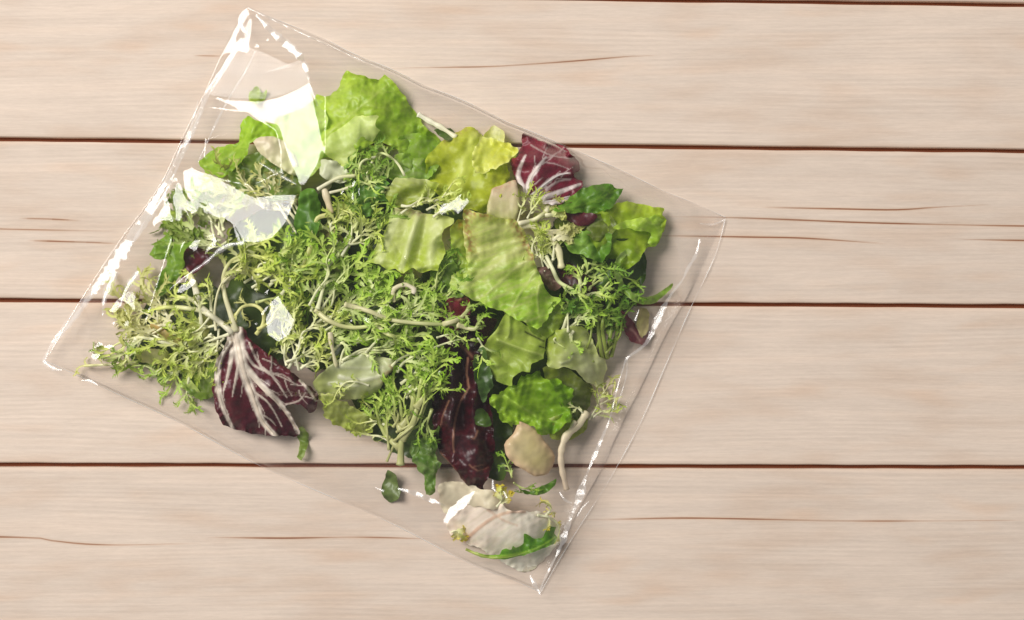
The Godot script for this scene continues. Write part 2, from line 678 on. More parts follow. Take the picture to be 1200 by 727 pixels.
func tabletop() -> void:
	var root := Node3D.new()
	root.name = "tabletop"
	root.set_meta("kind", "structure")
	root.set_meta("label", "pale whitewashed wooden board table top")
	add_child(root)
	var under := MeshInstance3D.new()
	under.name = "backing_board"
	var bm := BoxMesh.new()
	bm.size = Vector3(0.9, 0.012, 0.62)
	under.mesh = bm
	under.position = Vector3(0, -0.0098, 0)
	var um := StandardMaterial3D.new()
	um.albedo_color = Color(0.52, 0.28, 0.16)
	um.roughness = 0.8
	under.material_override = um
	root.add_child(under)
	var mats := []
	for k in range(1, 5):
		var im := board_images(k)
		var m := StandardMaterial3D.new()
		m.albedo_texture = ImageTexture.create_from_image(im[0])
		m.roughness = 0.62
		m.metallic_specular = 0.35
		m.heightmap_enabled = true
		m.heightmap_texture = ImageTexture.create_from_image(im[1])
		m.heightmap_scale = 0.010
		mats.append(m)
	for k in 6:
		var m: StandardMaterial3D = mats[[2, 0, 1, 2, 3, 1][k]]
		var v := PackedVector3Array()
		var uv := PackedVector2Array()
		var idx := PackedInt32Array()
		var cols := 90
		# across the board: offset in px from the edge, height mm
		var prof := [[0.0, -4.2], [0.0, -1.6], [0.25, -0.7], [0.9, -0.2], [2.0, -0.02], [5.0, 0.0]]
		var rows := prof.size() * 2
		for i in cols + 1:
			var x := lerpf(X0, X1, float(i) / cols)
			var ya := joint(k, x) + 2.2 + soft.get_noise_2d(x * 0.012, k * 9.1) * 0.45
			var yb := joint(k + 1, x) - 2.2 + soft.get_noise_2d(x * 0.012, k * 9.1 + 40.0) * 0.45
			for r in rows:
				var q: Array = prof[r] if r < prof.size() else prof[rows - 1 - r]
				var y: float = ya + q[0] if r < prof.size() else yb - q[0]
				var p := at(x, y, 0.0)
				p.y = q[1] * 0.001
				v.append(p)
				uv.append(Vector2((x - X0) / (X1 - X0), clampf((y - joint(k, x)) / (joint(k + 1, x) - joint(k, x)), 0.01, 0.99)))
		for i in cols:
			for r in rows - 1:
				var a := i * rows + r
				idx.append_array([a, a + rows, a + rows + 1, a, a + rows + 1, a + 1])
		var arr := []
		arr.resize(Mesh.ARRAY_MAX)
		arr[Mesh.ARRAY_VERTEX] = v
		arr[Mesh.ARRAY_TEX_UV] = uv
		arr[Mesh.ARRAY_INDEX] = idx
		var st := SurfaceTool.new()
		st.create_from_arrays(arr)
		st.generate_normals()
		var o := MeshInstance3D.new()
		o.name = "plank" if k == 0 else "plank_%03d" % k
		o.mesh = st.commit()
		o.material_override = m
		root.add_child(o)


func rgb8(r: float, g: float, b: float) -> Color:      # a colour as it looks, in linear values
	return Color(r / 255.0, g / 255.0, b / 255.0).srgb_to_linear()


const LET := "torn lettuce leaves in the bag"
const RAD := "radicchio pieces in the bag"
const ROC := "dark green salad leaves in the bag"
const END := "pale endive pieces in the bag"
const FRI := "frisee leaves in the bag"


func deep_leaves() -> void:
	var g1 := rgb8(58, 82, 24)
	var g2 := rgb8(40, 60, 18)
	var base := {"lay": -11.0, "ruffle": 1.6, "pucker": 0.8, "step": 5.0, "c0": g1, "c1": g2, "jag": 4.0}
	var list := [
		["dark green leaf lying deepest under the looping frisee stem", "262,340 290,325 330,335 350,370 340,410 312,430 285,415 268,385"],
		["dark green leaf lying deepest under the curly frisee at left", "150,400 175,355 215,330 260,340 290,380 275,420 235,440 190,440 160,425"],
		["dark green leaf lying deepest behind the folds of the film highlights", "280,262 315,245 350,240 368,265 360,320 320,345 280,330 262,290"],
		["dark green leaf lying deepest between the frisee and the pale rib lettuce", "365,240 400,210 450,215 470,260 465,330 440,370 390,365 365,320"],
		["dark green leaf lying deepest below the two long pale stems", "330,350 380,345 440,350 505,360 515,420 480,445 420,440 360,430 330,400"],
		["dark green leaf lying deepest under the branching frisee stem", "410,450 460,430 505,440 515,500 500,540 465,530 430,505"],
		["dark green leaf lying deepest below the browned lettuce and dark radicchio", "500,310 545,330 590,370 590,440 560,470 510,450 490,380"],
		["dark green leaf lying deepest under the lime lettuce at right", "650,260 700,270 750,300 745,350 700,390 655,370 635,320"],
		["dark green leaf lying deepest between the creased lettuce and the sprig", "590,380 640,370 690,390 700,440 660,480 610,490 580,440"],
		["dark green leaf lying deepest beside the tan endive piece", "560,450 590,455 604,480 600,520 590,560 572,560 566,510"],
		["dark green leaf lying deepest below the yellow lettuce", "440,190 500,190 560,220 560,260 500,262 450,250"],
	]
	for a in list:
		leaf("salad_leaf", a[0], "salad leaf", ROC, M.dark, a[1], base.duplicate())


func broad_leaves() -> void:
	leaf("lettuce_leaf", "yellow lettuce leaf with a pale rib beside the top radicchio", "lettuce leaf", LET, M.lettuce,
		"503,180 520,164 532,157 545,149 558,151 566,160 585,166 606,174 604,184 594,193 598,206 590,222 576,248 548,246 525,238 508,224 500,205 498,190",
		{"lay": 0.0, "c0": rgb8(184, 188, 56), "c1": rgb8(164, 172, 26), "axis": "560,150 530,240", "ruffle": 1.2, "frill": 1.6, "pucker": 0.5, "mottle": 0.12, "step": 1.7,
		"veins": [vein("556,160 548,190 536,215 526,236", 6.0, 9.0, 1.0, 0.75), vein("548,190 530,200 512,205", 1.6, 0.8, 0.4, 0.4), vein("550,185 570,180 592,176", 1.6, 0.8, 0.4, 0.4)], "c_vein": rgb8(222, 224, 116),
		"folds": [fold(545, 196, 505, 200, -2.5, 14), fold(572, 205, 560, 245, 2.5, 10)], "cuts": [[Vector2(520, 164), Vector2(545, 149), 4.0]], "c_cut": rgb8(196, 176, 90)})
	leaf("lettuce_leaf", "green puckered lettuce leaf, topmost in the bag", "lettuce leaf", LET, M.lettuce,
		"406,83 417,88 430,90 443,94 451,86 460,95 471,107 481,124 491,136 496,148 512,160 518,172 505,186 485,184 462,174 446,166 430,172 400,184 374,184 367,160 367,125 371,111 383,113 394,106 400,95",
		{"lay": 1.0, "c0": rgb8(176, 196, 62), "c1": rgb8(136, 168, 36), "axis": "385,150 480,140", "ruffle": 1.3, "frill": 1.4, "pucker": 1.7, "pucker_f": 0.055, "mottle": 0.2, "step": 1.6,
		"veins": [vein("380,160 405,140 432,118 455,98", 2.2, 0.8, 0.7, 0.55)] + side_veins("385,155 405,140 432,118 455,98", 7, 34, 1.1, 0.5, 0.35, 0.9), "c_vein": rgb8(196, 206, 110),
		"folds": [fold(430, 135, 500, 165, -3.0, 12), fold(440, 165, 500, 180, -3.5, 12), fold(428, 112, 470, 122, 1.6, 7)], "c_edge": rgb8(150, 172, 52), "edge_tint": 3.0})
	leaf("lettuce_leaf", "pale underside of a lettuce leaf lying on the topmost green leaf", "lettuce leaf", LET, M.lettuce,
		"398,151 417,137 443,136 440,146 446,153 436,166 423,171 416,184 408,197 395,191 380,180 376,168",
		{"lay": 3.6, "c0": rgb8(206, 212, 136), "c1": rgb8(188, 198, 104), "axis": "430,140 395,190", "ruffle": 0.6, "pucker": 0.3, "mottle": 0.1, "sharp": 0.7, "step": 1.7,
		"veins": side_veins("398,188 412,165 438,140", 5, 22, 0.8, 0.25, 0.35), "c_vein": rgb8(218, 222, 160)})
	leaf("lettuce_leaf", "frilled pale yellow lettuce lip folded up against the top radicchio", "lettuce leaf", LET, M.lettuce,
		"564,160 575,162 590,167 607,173 603,184 594,192 583,197 568,202 556,204 553,190 557,172",
		{"lay": 2.6, "c0": rgb8(222, 218, 104), "c1": rgb8(204, 200, 50), "axis": "560,195 595,172", "curl": 2.6, "edge_w": 6.0, "frill": 2.4, "pucker": 0.4, "jag": 3.0, "c_edge": rgb8(232, 226, 140), "edge_tint": 3.0, "mottle": 0.1, "step": 1.6,
		"veins": side_veins("556,196 575,186 600,176", 5, 14, 0.9, 0.3, 0.4), "c_vein": rgb8(228, 228, 150)})
	leaf("lettuce_leaf", "small pale curled lettuce tip at the bag's upper edge", "lettuce leaf", LET, M.lettuce,
		"566,160 571,153 579,147 587,151 592,160 591,167 578,168", {"lay": -1.0, "c0": rgb8(206, 204, 120), "c1": rgb8(216, 206, 170), "ruffle": 1.2, "curl": 1.5, "step": 1.7})
	leaf("lettuce_leaf", "blistered green lettuce piece left of the yellow leaf", "lettuce leaf", LET, M.lettuce,
		"452,203 464,182 484,180 500,188 508,202 500,212 478,212 460,212", {"lay": 0.2, "c0": rgb8(150, 176, 66), "c1": rgb8(122, 156, 38), "axis": "470,182 490,212", "pucker": 1.5, "ruffle": 1.0, "step": 1.8,
		"veins": side_veins("458,206 478,195 502,192", 6, 16, 0.9, 0.4, 0.4)})
	leaf("lettuce_leaf", "cut lettuce piece with a pale rim below the yellow leaf", "lettuce leaf", LET, M.lettuce,
		"455,219 463,209 484,208 514,215 509,229 497,235 479,243 460,243 451,231", {"lay": 1.6, "c0": rgb8(206, 206, 140), "c1": rgb8(160, 172, 36), "axis": "484,205 488,228", "sharp": 0.8, "ruffle": 0.7, "curl": 0.8, "mottle": 0.12, "step": 1.6,
		"streak": Vector2(0.95, 0.3), "streak_amp": 0.3, "folds": [fold(475, 228, 500, 224, -2.0, 7)]})
	leaf("lettuce_leaf", "lime lettuce leaf at the right end of the salad", "lettuce leaf", LET, M.lettuce,
		"696,252 720,240 733,236 753,240 779,245 774,251 781,258 779,268 768,289 758,290 748,308 728,318 705,300 690,275",
		{"lay": 0.0, "c0": rgb8(166, 184, 40), "c1": rgb8(110, 138, 20), "axis": "760,242 720,310", "ruffle": 1.6, "frill": 1.4, "pucker": 0.7, "mottle": 0.14, "step": 1.8,
		"veins": side_veins("700,290 730,262 775,248", 8, 26, 1.0, 0.35, 0.35), "c_vein": rgb8(184, 198, 90)})
	leaf("lettuce_leaf", "bright lime lettuce flap folded over at the right end", "lettuce leaf", LET, M.lettuce,
		"719,268 728,261 742,257 754,256 768,252 774,251 781,258 778,270 769,289 759,285 764,274 752,272 740,269 728,268",
		{"lay": 3.4, "c0": rgb8(178, 200, 72), "c1": rgb8(150, 180, 44), "axis": "740,260 770,270", "ruffle": 1.0, "frill": 1.2, "pucker": 0.6, "curl": -1.5, "mottle": 0.14, "step": 1.6,
		"veins": side_veins("722,267 750,262 778,258", 6, 16, 0.9, 0.4, 0.4), "c_vein": rgb8(206, 216, 130)})
	leaf("lettuce_leaf", "deep green creased lettuce leaf right of the top radicchio", "lettuce leaf", LET, M.lettuce,
		"648,246 667,232 684,220 707,216 715,216 720,220 732,221 728,229 716,243 705,249 692,251 662,249",
		{"lay": 4.6, "c0": rgb8(98, 138, 34), "c1": rgb8(72, 112, 24), "axis": "660,240 715,222", "ruffle": 1.4, "pucker": 1.0, "pucker_f": 0.06, "sharp": 0.6, "mottle": 0.25, "step": 1.5,
		"veins": [vein("656,245 685,240 708,230 724,222", 1.6, 0.7, 0.6, 0.6)] + side_veins("660,245 685,240 708,230 724,222", 8, 16, 0.9, 0.4, 0.45, 0.7), "c_vein": rgb8(136, 170, 62),
		"folds": [fold(706, 240, 726, 222, -1.6, 4), fold(680, 236, 700, 226, 1.5, 6)]})
	leaf("lettuce_leaf", "mid green lettuce leaf below the lime flap", "lettuce leaf", LET, M.lettuce,
		"659,281 668,275 678,271 692,272 699,280 704,276 716,274 717,288 706,309 692,303 680,298 669,296",
		{"lay": 3.2, "c0": rgb8(130, 166, 60), "c1": rgb8(86, 128, 30), "axis": "668,278 706,300", "ruffle": 1.3, "frill": 1.2, "pucker": 0.8, "mottle": 0.16, "step": 1.5,
		"veins": [vein("668,284 690,288 712,280", 1.6, 0.8, 0.5, 0.5)] + side_veins("664,283 690,288 712,280", 6, 14, 0.8, 0.3, 0.4), "c_vein": rgb8(160, 190, 90), "folds": [fold(698, 280, 704, 306, -2.0, 5)]})
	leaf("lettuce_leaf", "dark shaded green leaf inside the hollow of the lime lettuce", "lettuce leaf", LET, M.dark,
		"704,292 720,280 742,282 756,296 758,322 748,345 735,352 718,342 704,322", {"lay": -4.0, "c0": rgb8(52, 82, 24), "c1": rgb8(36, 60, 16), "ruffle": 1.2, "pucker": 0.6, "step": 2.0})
	leaf("lettuce_leaf", "narrow green lettuce strip in front of the hollow at right", "lettuce leaf", LET, M.lettuce,
		"694,306 706,306 716,318 712,340 702,352 692,335 688,316", {"lay": -2.0, "c0": rgb8(80, 108, 34), "c1": rgb8(52, 78, 22), "ruffle": 1.2, "step": 1.8})
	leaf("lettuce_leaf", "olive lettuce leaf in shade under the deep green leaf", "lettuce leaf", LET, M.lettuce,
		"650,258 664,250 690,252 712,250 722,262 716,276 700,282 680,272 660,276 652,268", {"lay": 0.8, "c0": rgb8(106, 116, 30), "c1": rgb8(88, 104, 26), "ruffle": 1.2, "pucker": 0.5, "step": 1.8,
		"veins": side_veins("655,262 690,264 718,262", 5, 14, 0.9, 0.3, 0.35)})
	leaf("lettuce_leaf", "pale lettuce cut with white ribs and a dark fold, centre of the bag", "lettuce leaf", LET, M.lettuce,
		"460,243 470,245 479,243 490,248 497,251 513,251 532,256 530,264 519,269 518,282 522,297 517,306 513,318 505,316 493,320 484,314 473,321 464,315 456,317 444,311 429,307 440,291 451,271",
		{"lay": 4.6, "c0": rgb8(206, 208, 132), "c1": rgb8(176, 190, 62), "axis": "470,243 480,322", "sharp": 0.75, "ruffle": 0.7, "frill": 1.3, "pucker": 0.5, "mottle": 0.1, "step": 1.4, "edge_w": 5.0,
		"veins": [vein("466,246 458,270 444,305", 4.5, 5.5, 0.9, 0.7), vein("492,252 482,280 470,314", 5.0, 3.0, 1.3, 0.75), vein("514,262 508,285 503,312", 6.0, 3.5, 0.9, 0.55)], "c_vein": rgb8(224, 222, 170),
		"folds": [fold(499, 250, 489, 303, -3.4, 7), fold(475, 262, 466, 300, -1.4, 6), fold(480, 316, 508, 312, 1.4, 5)], "cuts": [[Vector2(462, 244), Vector2(495, 250), 3.0]], "c_cut": rgb8(206, 184, 140)})
	leaf("lettuce_leaf", "light green strip of lettuce along the browned leaf's left side", "lettuce leaf", LET, M.lettuce,
		"530,262 538,256 546,262 550,285 552,310 548,330 536,325 532,300 528,280", {"lay": 2.6, "c0": rgb8(172, 186, 66), "c1": rgb8(150, 170, 52), "axis": "540,260 540,325", "ruffle": 0.9, "frill": 1.3, "pucker": 0.8, "jag": 2.5, "step": 1.6,
		"cuts": [[Vector2(535, 258), Vector2(545, 268), 5.0]], "c_cut": rgb8(190, 150, 40)})
	leaf("lettuce_leaf", "large lettuce leaf with tan browned cut edges, centre right", "lettuce leaf", LET, M.lettuce,
		"543,246 555,248 567,251 593,256 604,258 613,269 621,287 626,305 634,327 644,345 657,350 648,362 640,375 630,386 617,380 604,373 592,366 575,361 563,354 553,351 541,343 527,337 529,322 540,322 549,318 546,300 543,275",
		{"lay": 3.8, "c0": rgb8(204, 208, 120), "c1": rgb8(158, 190, 56), "axis": "590,282 604,352", "sharp": 0.5, "ruffle": 1.0, "frill": 1.2, "pucker": 0.9, "pucker_f": 0.06, "mottle": 0.12, "step": 1.4,
		"streak": Vector2(-0.94, 0.34), "bow": 3.0, "streak_amp": 0.5, "c_streak": rgb8(214, 208, 150),
		"veins": [vein("616,290 585,306 552,330 536,336", 5.0, 3.0, 0.9, 0.5), vein("622,302 600,320 570,345", 4.0, 1.2, 0.9, 0.5), vein("612,272 580,268 550,266", 3.5, 2.0, 0.5, 0.35), vein("615,282 585,288 550,302", 3.0, 2.0, 0.6, 0.4), vein("628,318 612,340 600,362", 2.5, 1.0, 1.0, 0.4), vein("632,330 630,350 632,372", 1.8, 0.8, 0.8, 0.4)], "c_vein": rgb8(212, 206, 146),
		"folds": [fold(608, 330, 560, 325, -2.6, 8), fold(612, 305, 575, 330, 2.4, 9), fold(600, 345, 635, 340, 2.6, 12), fold(555, 288, 612, 278, -1.2, 6), fold(640, 352, 628, 380, -2.5, 10)],
		"cuts": [[Vector2(545, 250), Vector2(552, 292), 4.5], [Vector2(600, 256), Vector2(627, 305), 4.5], [Vector2(545, 248), Vector2(572, 254), 3.0]], "c_cut": rgb8(190, 142, 88)})
	leaf("lettuce_leaf", "green lettuce cut with sharp creases and two dark slits", "lettuce leaf", LET, M.lettuce,
		"593,367 605,374 622,385 640,396 639,408 637,420 623,426 621,436 612,435 601,442 600,453 593,452 582,447 575,436 571,420 568,405 571,398 583,384",
		{"lay": 2.4, "c0": rgb8(176, 188, 84), "c1": rgb8(148, 168, 62), "axis": "590,370 600,450", "sharp": 0.85, "jag": 0.8, "ruffle": 0.6, "pucker": 0.25, "mottle": 0.1, "step": 1.3,
		"veins": [vein("584,399 605,407 637,417", 2.0, 1.4, 0.9, 0.7), vein("598,370 597,392 590,400", 1.4, 0.9, 0.5, 0.4), vein("570,405 588,420 601,431", 1.2, 0.8, 0.4, 0.3)] + side_veins("572,408 600,410 637,417", 6, 20, 0.7, 0.25, 0.3), "c_vein": rgb8(200, 208, 120),
		"folds": [fold(570, 405, 601, 432, -2.2, 8, true), fold(584, 399, 637, 417, 2.2, 7, true), fold(597, 370, 596, 395, 1.0, 5, true), fold(585, 440, 600, 434, 1.5, 8, true)],
		"dark_slits": [[Vector2(615, 389), Vector2(637, 400), 1.1], [Vector2(632, 406), Vector2(638, 408), 0.8]]})
	leaf("lettuce_leaf", "bright green lettuce with a toothed edge above the tan endive", "lettuce leaf", LET, M.lettuce,
		"574,468 585,459 597,454 612,443 632,437 650,445 668,455 672,475 668,495 655,506 638,510 622,502 608,493 598,503 588,492 580,482",
		{"lay": 0.2, "c0": rgb8(150, 180, 46), "c1": rgb8(112, 150, 26), "axis": "590,470 660,480", "ruffle": 1.4, "frill": 3.0, "pucker": 0.8, "jag": 4.5, "sharp": 0.75, "lift": 6.0, "mottle": 0.18, "step": 1.5,
		"veins": [vein("588,462 610,478 640,492 660,496", 3.0, 1.5, 0.9, 0.5)] + side_veins("588,462 610,478 640,492", 7, 22, 0.9, 0.35, 0.4), "c_vein": rgb8(176, 200, 84),
		"folds": [fold(592, 463, 640, 500, 4.2, 9, true), fold(615, 460, 655, 485, -3.5, 8), fold(600, 480, 620, 498, -3.0, 7), fold(640, 440, 660, 470, 2.5, 6, true)]})
	leaf("lettuce_leaf", "translucent pale lettuce piece with a green top at lower right", "lettuce leaf", LET, M.lettuce,
		"645,382 654,386 663,385 672,382 681,383 689,388 695,402 702,418 711,423 709,440 707,454 700,455 693,450 685,447 675,434 664,430 655,432 643,430 640,410",
		{"lay": 3.2, "c0": rgb8(168, 180, 70), "c1": rgb8(206, 202, 156), "axis": "660,388 700,440", "sharp": 0.6, "ruffle": 0.7, "pucker": 0.5, "mottle": 0.08, "step": 1.4,
		"veins": [vein("664,388 676,412 700,448", 5.0, 7.0, 0.6, 0.4), vein("658,426 668,423 672,416", 1.4, 1.0, 1.0, 0.8)], "c_vein": rgb8(206, 204, 164), "folds": [fold(644, 386, 641, 425, -1.2, 5)]})
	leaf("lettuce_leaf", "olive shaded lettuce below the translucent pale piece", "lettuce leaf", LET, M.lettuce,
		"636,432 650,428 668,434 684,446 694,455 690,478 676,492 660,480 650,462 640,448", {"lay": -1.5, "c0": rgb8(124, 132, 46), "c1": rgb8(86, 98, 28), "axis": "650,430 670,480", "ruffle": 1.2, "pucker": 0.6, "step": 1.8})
	leaf("lettuce_leaf", "lit green lettuce tip standing up behind the big white highlight", "lettuce leaf", LET, M.lettuce,
		"233,190 247,177 265,170 280,167 281,152 285,140 292,135 299,142 312,144 327,147 328,163 307,161 294,168 288,184 272,200 260,208 240,202",
		{"lay": -2.5, "lift": 2.0, "c0": rgb8(150, 184, 36), "c1": rgb8(128, 158, 28), "axis": "285,140 250,200", "ruffle": 1.4, "frill": 1.3, "pucker": 0.6, "mottle": 0.16, "step": 1.5,
		"veins": [vein("240,194 265,184 285,166 294,145", 1.6, 0.8, 0.7, 0.5)] + side_veins("240,194 265,184 285,166 294,145", 7, 16, 0.8, 0.3, 0.35), "c_vein": rgb8(186, 206, 84), "folds": [fold(288, 180, 296, 146, 2.4, 5)]})
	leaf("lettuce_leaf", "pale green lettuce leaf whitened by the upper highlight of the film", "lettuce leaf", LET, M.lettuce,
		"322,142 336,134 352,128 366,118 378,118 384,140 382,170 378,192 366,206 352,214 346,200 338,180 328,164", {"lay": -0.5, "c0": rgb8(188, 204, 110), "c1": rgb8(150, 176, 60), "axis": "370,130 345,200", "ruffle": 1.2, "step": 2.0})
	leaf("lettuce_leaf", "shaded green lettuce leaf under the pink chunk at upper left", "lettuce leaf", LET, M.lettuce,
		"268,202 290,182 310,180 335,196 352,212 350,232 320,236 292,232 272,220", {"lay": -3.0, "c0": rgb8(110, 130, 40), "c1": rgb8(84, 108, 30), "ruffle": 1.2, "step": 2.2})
	leaf("lettuce_leaf", "green lettuce leaf peeping out between the topmost leaf and the yellow one", "lettuce leaf", LET, M.lettuce,
		"468,160 490,156 510,164 516,180 512,200 496,208 476,196 466,178", {"lay": -1.5, "c0": rgb8(140, 168, 46), "c1": rgb8(112, 146, 30), "ruffle": 1.3, "pucker": 0.9, "step": 1.8})
	leaf("lettuce_leaf", "light green lettuce leaf tucked under the browned leaf's lower tip", "lettuce leaf", LET, M.lettuce,
		"612,372 636,362 656,350 664,362 660,380 646,392 640,398 626,392", {"lay": 1.4, "c0": rgb8(150, 168, 56), "c1": rgb8(120, 142, 36), "ruffle": 1.2, "pucker": 0.6, "step": 1.8})
	leaf("lettuce_leaf", "yellow green lettuce leaf half hidden under the lower right ruffle", "lettuce leaf", LET, M.lettuce,
		"640,492 660,486 680,478 690,492 684,508 664,516 646,514", {"lay": -1.0, "c0": rgb8(156, 164, 66), "c1": rgb8(128, 140, 44), "ruffle": 1.2, "step": 1.8})
	leaf("lettuce_leaf", "crumpled green lettuce leaf behind the pale rib cut, right side", "lettuce leaf", LET, M.lettuce,
		"505,300 524,296 540,316 548,336 540,350 520,346 506,330", {"lay": 0.5, "c0": rgb8(112, 138, 46), "c1": rgb8(84, 112, 30), "ruffle": 1.5, "pucker": 0.8, "step": 1.8})
	leaf("lettuce_leaf", "tiny green tip of a leaf under the topmost highlight", "lettuce leaf", LET, M.lettuce,
		"292,119 293,108 297,103 302,102 306,107 309,109 312,105 311,118 301,122", {"lay": 0.0, "c0": rgb8(166, 180, 72), "c1": rgb8(130, 152, 40), "curl": -1.0, "step": 1.4})
	leaf("lettuce_leaf", "pale green leaf tip hanging out left of the front radicchio", "lettuce leaf", LET, M.lettuce,
		"211,453 214,445 222,444 229,452 235,460 239,468 230,467 221,460", {"lay": 1.0, "c0": rgb8(196, 204, 120), "c1": rgb8(160, 180, 80), "sharp": 0.7, "jag": 0.5, "step": 1.4})
	leaf("lettuce_leaf", "olive green leaf in shade left of the front radicchio", "lettuce leaf", LET, M.lettuce,
		"212,432 232,420 252,422 256,445 248,466 232,468 218,456", {"lay": -1.0, "c0": rgb8(120, 140, 46), "c1": rgb8(90, 116, 30), "ruffle": 1.2, "step": 1.8})
	leaf("lettuce_leaf", "frayed yellow green lettuce piece right of the front radicchio", "lettuce leaf", LET, M.lettuce,
		"372,461 382,461 396,468 412,475 428,485 440,494 433,511 424,506 411,508 402,501 390,500 383,490 378,478",
		{"lay": 0.0, "c0": rgb8(190, 194, 110), "c1": rgb8(160, 168, 72), "axis": "376,464 425,505", "ruffle": 1.2, "frill": 2.0, "jag": 4.0, "mottle": 0.15, "step": 1.5,
		"veins": side_veins("374,463 400,478 430,498", 7, 14, 0.8, 0.3, 0.5), "c_vein": rgb8(206, 208, 146)})
	leaf("lettuce_leaf", "brown tinged green leaf among the frisee right of the highlights", "lettuce leaf", LET, M.lettuce,
		"370,272 385,261 398,274 406,290 398,320 380,326 362,318 360,296", {"lay": -1.0, "c0": rgb8(150, 136, 80), "c1": rgb8(98, 116, 42), "axis": "385,262 380,320", "ruffle": 1.2, "step": 1.8})
	leaf("lettuce_leaf", "tan lettuce scrap among the frisee at far left", "lettuce leaf", LET, M.lettuce,
		"176,380 190,384 206,396 222,398 230,408 212,414 196,404 182,396", {"lay": 1.0, "c0": rgb8(182, 148, 96), "c1": rgb8(150, 150, 62), "axis": "180,385 220,405", "ruffle": 1.0, "step": 1.6})
	leaf("lettuce_leaf", "smooth olive lettuce ribbon left of the white stem fork", "lettuce leaf", LET, M.lettuce,
		"196,402 214,388 232,372 246,366 250,378 240,396 222,408 206,412", {"lay": 2.6, "c0": rgb8(188, 182, 104), "c1": rgb8(128, 134, 44), "axis": "228,374 216,408", "sharp": 0.4, "ruffle": 0.6, "streak": Vector2(0.8, -0.6), "streak_amp": 0.3, "step": 1.5})
	leaf("lettuce_leaf", "light tan lettuce scrap at the left edge of the frisee", "lettuce leaf", LET, M.lettuce,
		"160,412 176,408 196,412 198,424 180,428 164,424", {"lay": 0.0, "c0": rgb8(196, 200, 110), "c1": rgb8(206, 186, 150), "ruffle": 1.0, "step": 1.8})


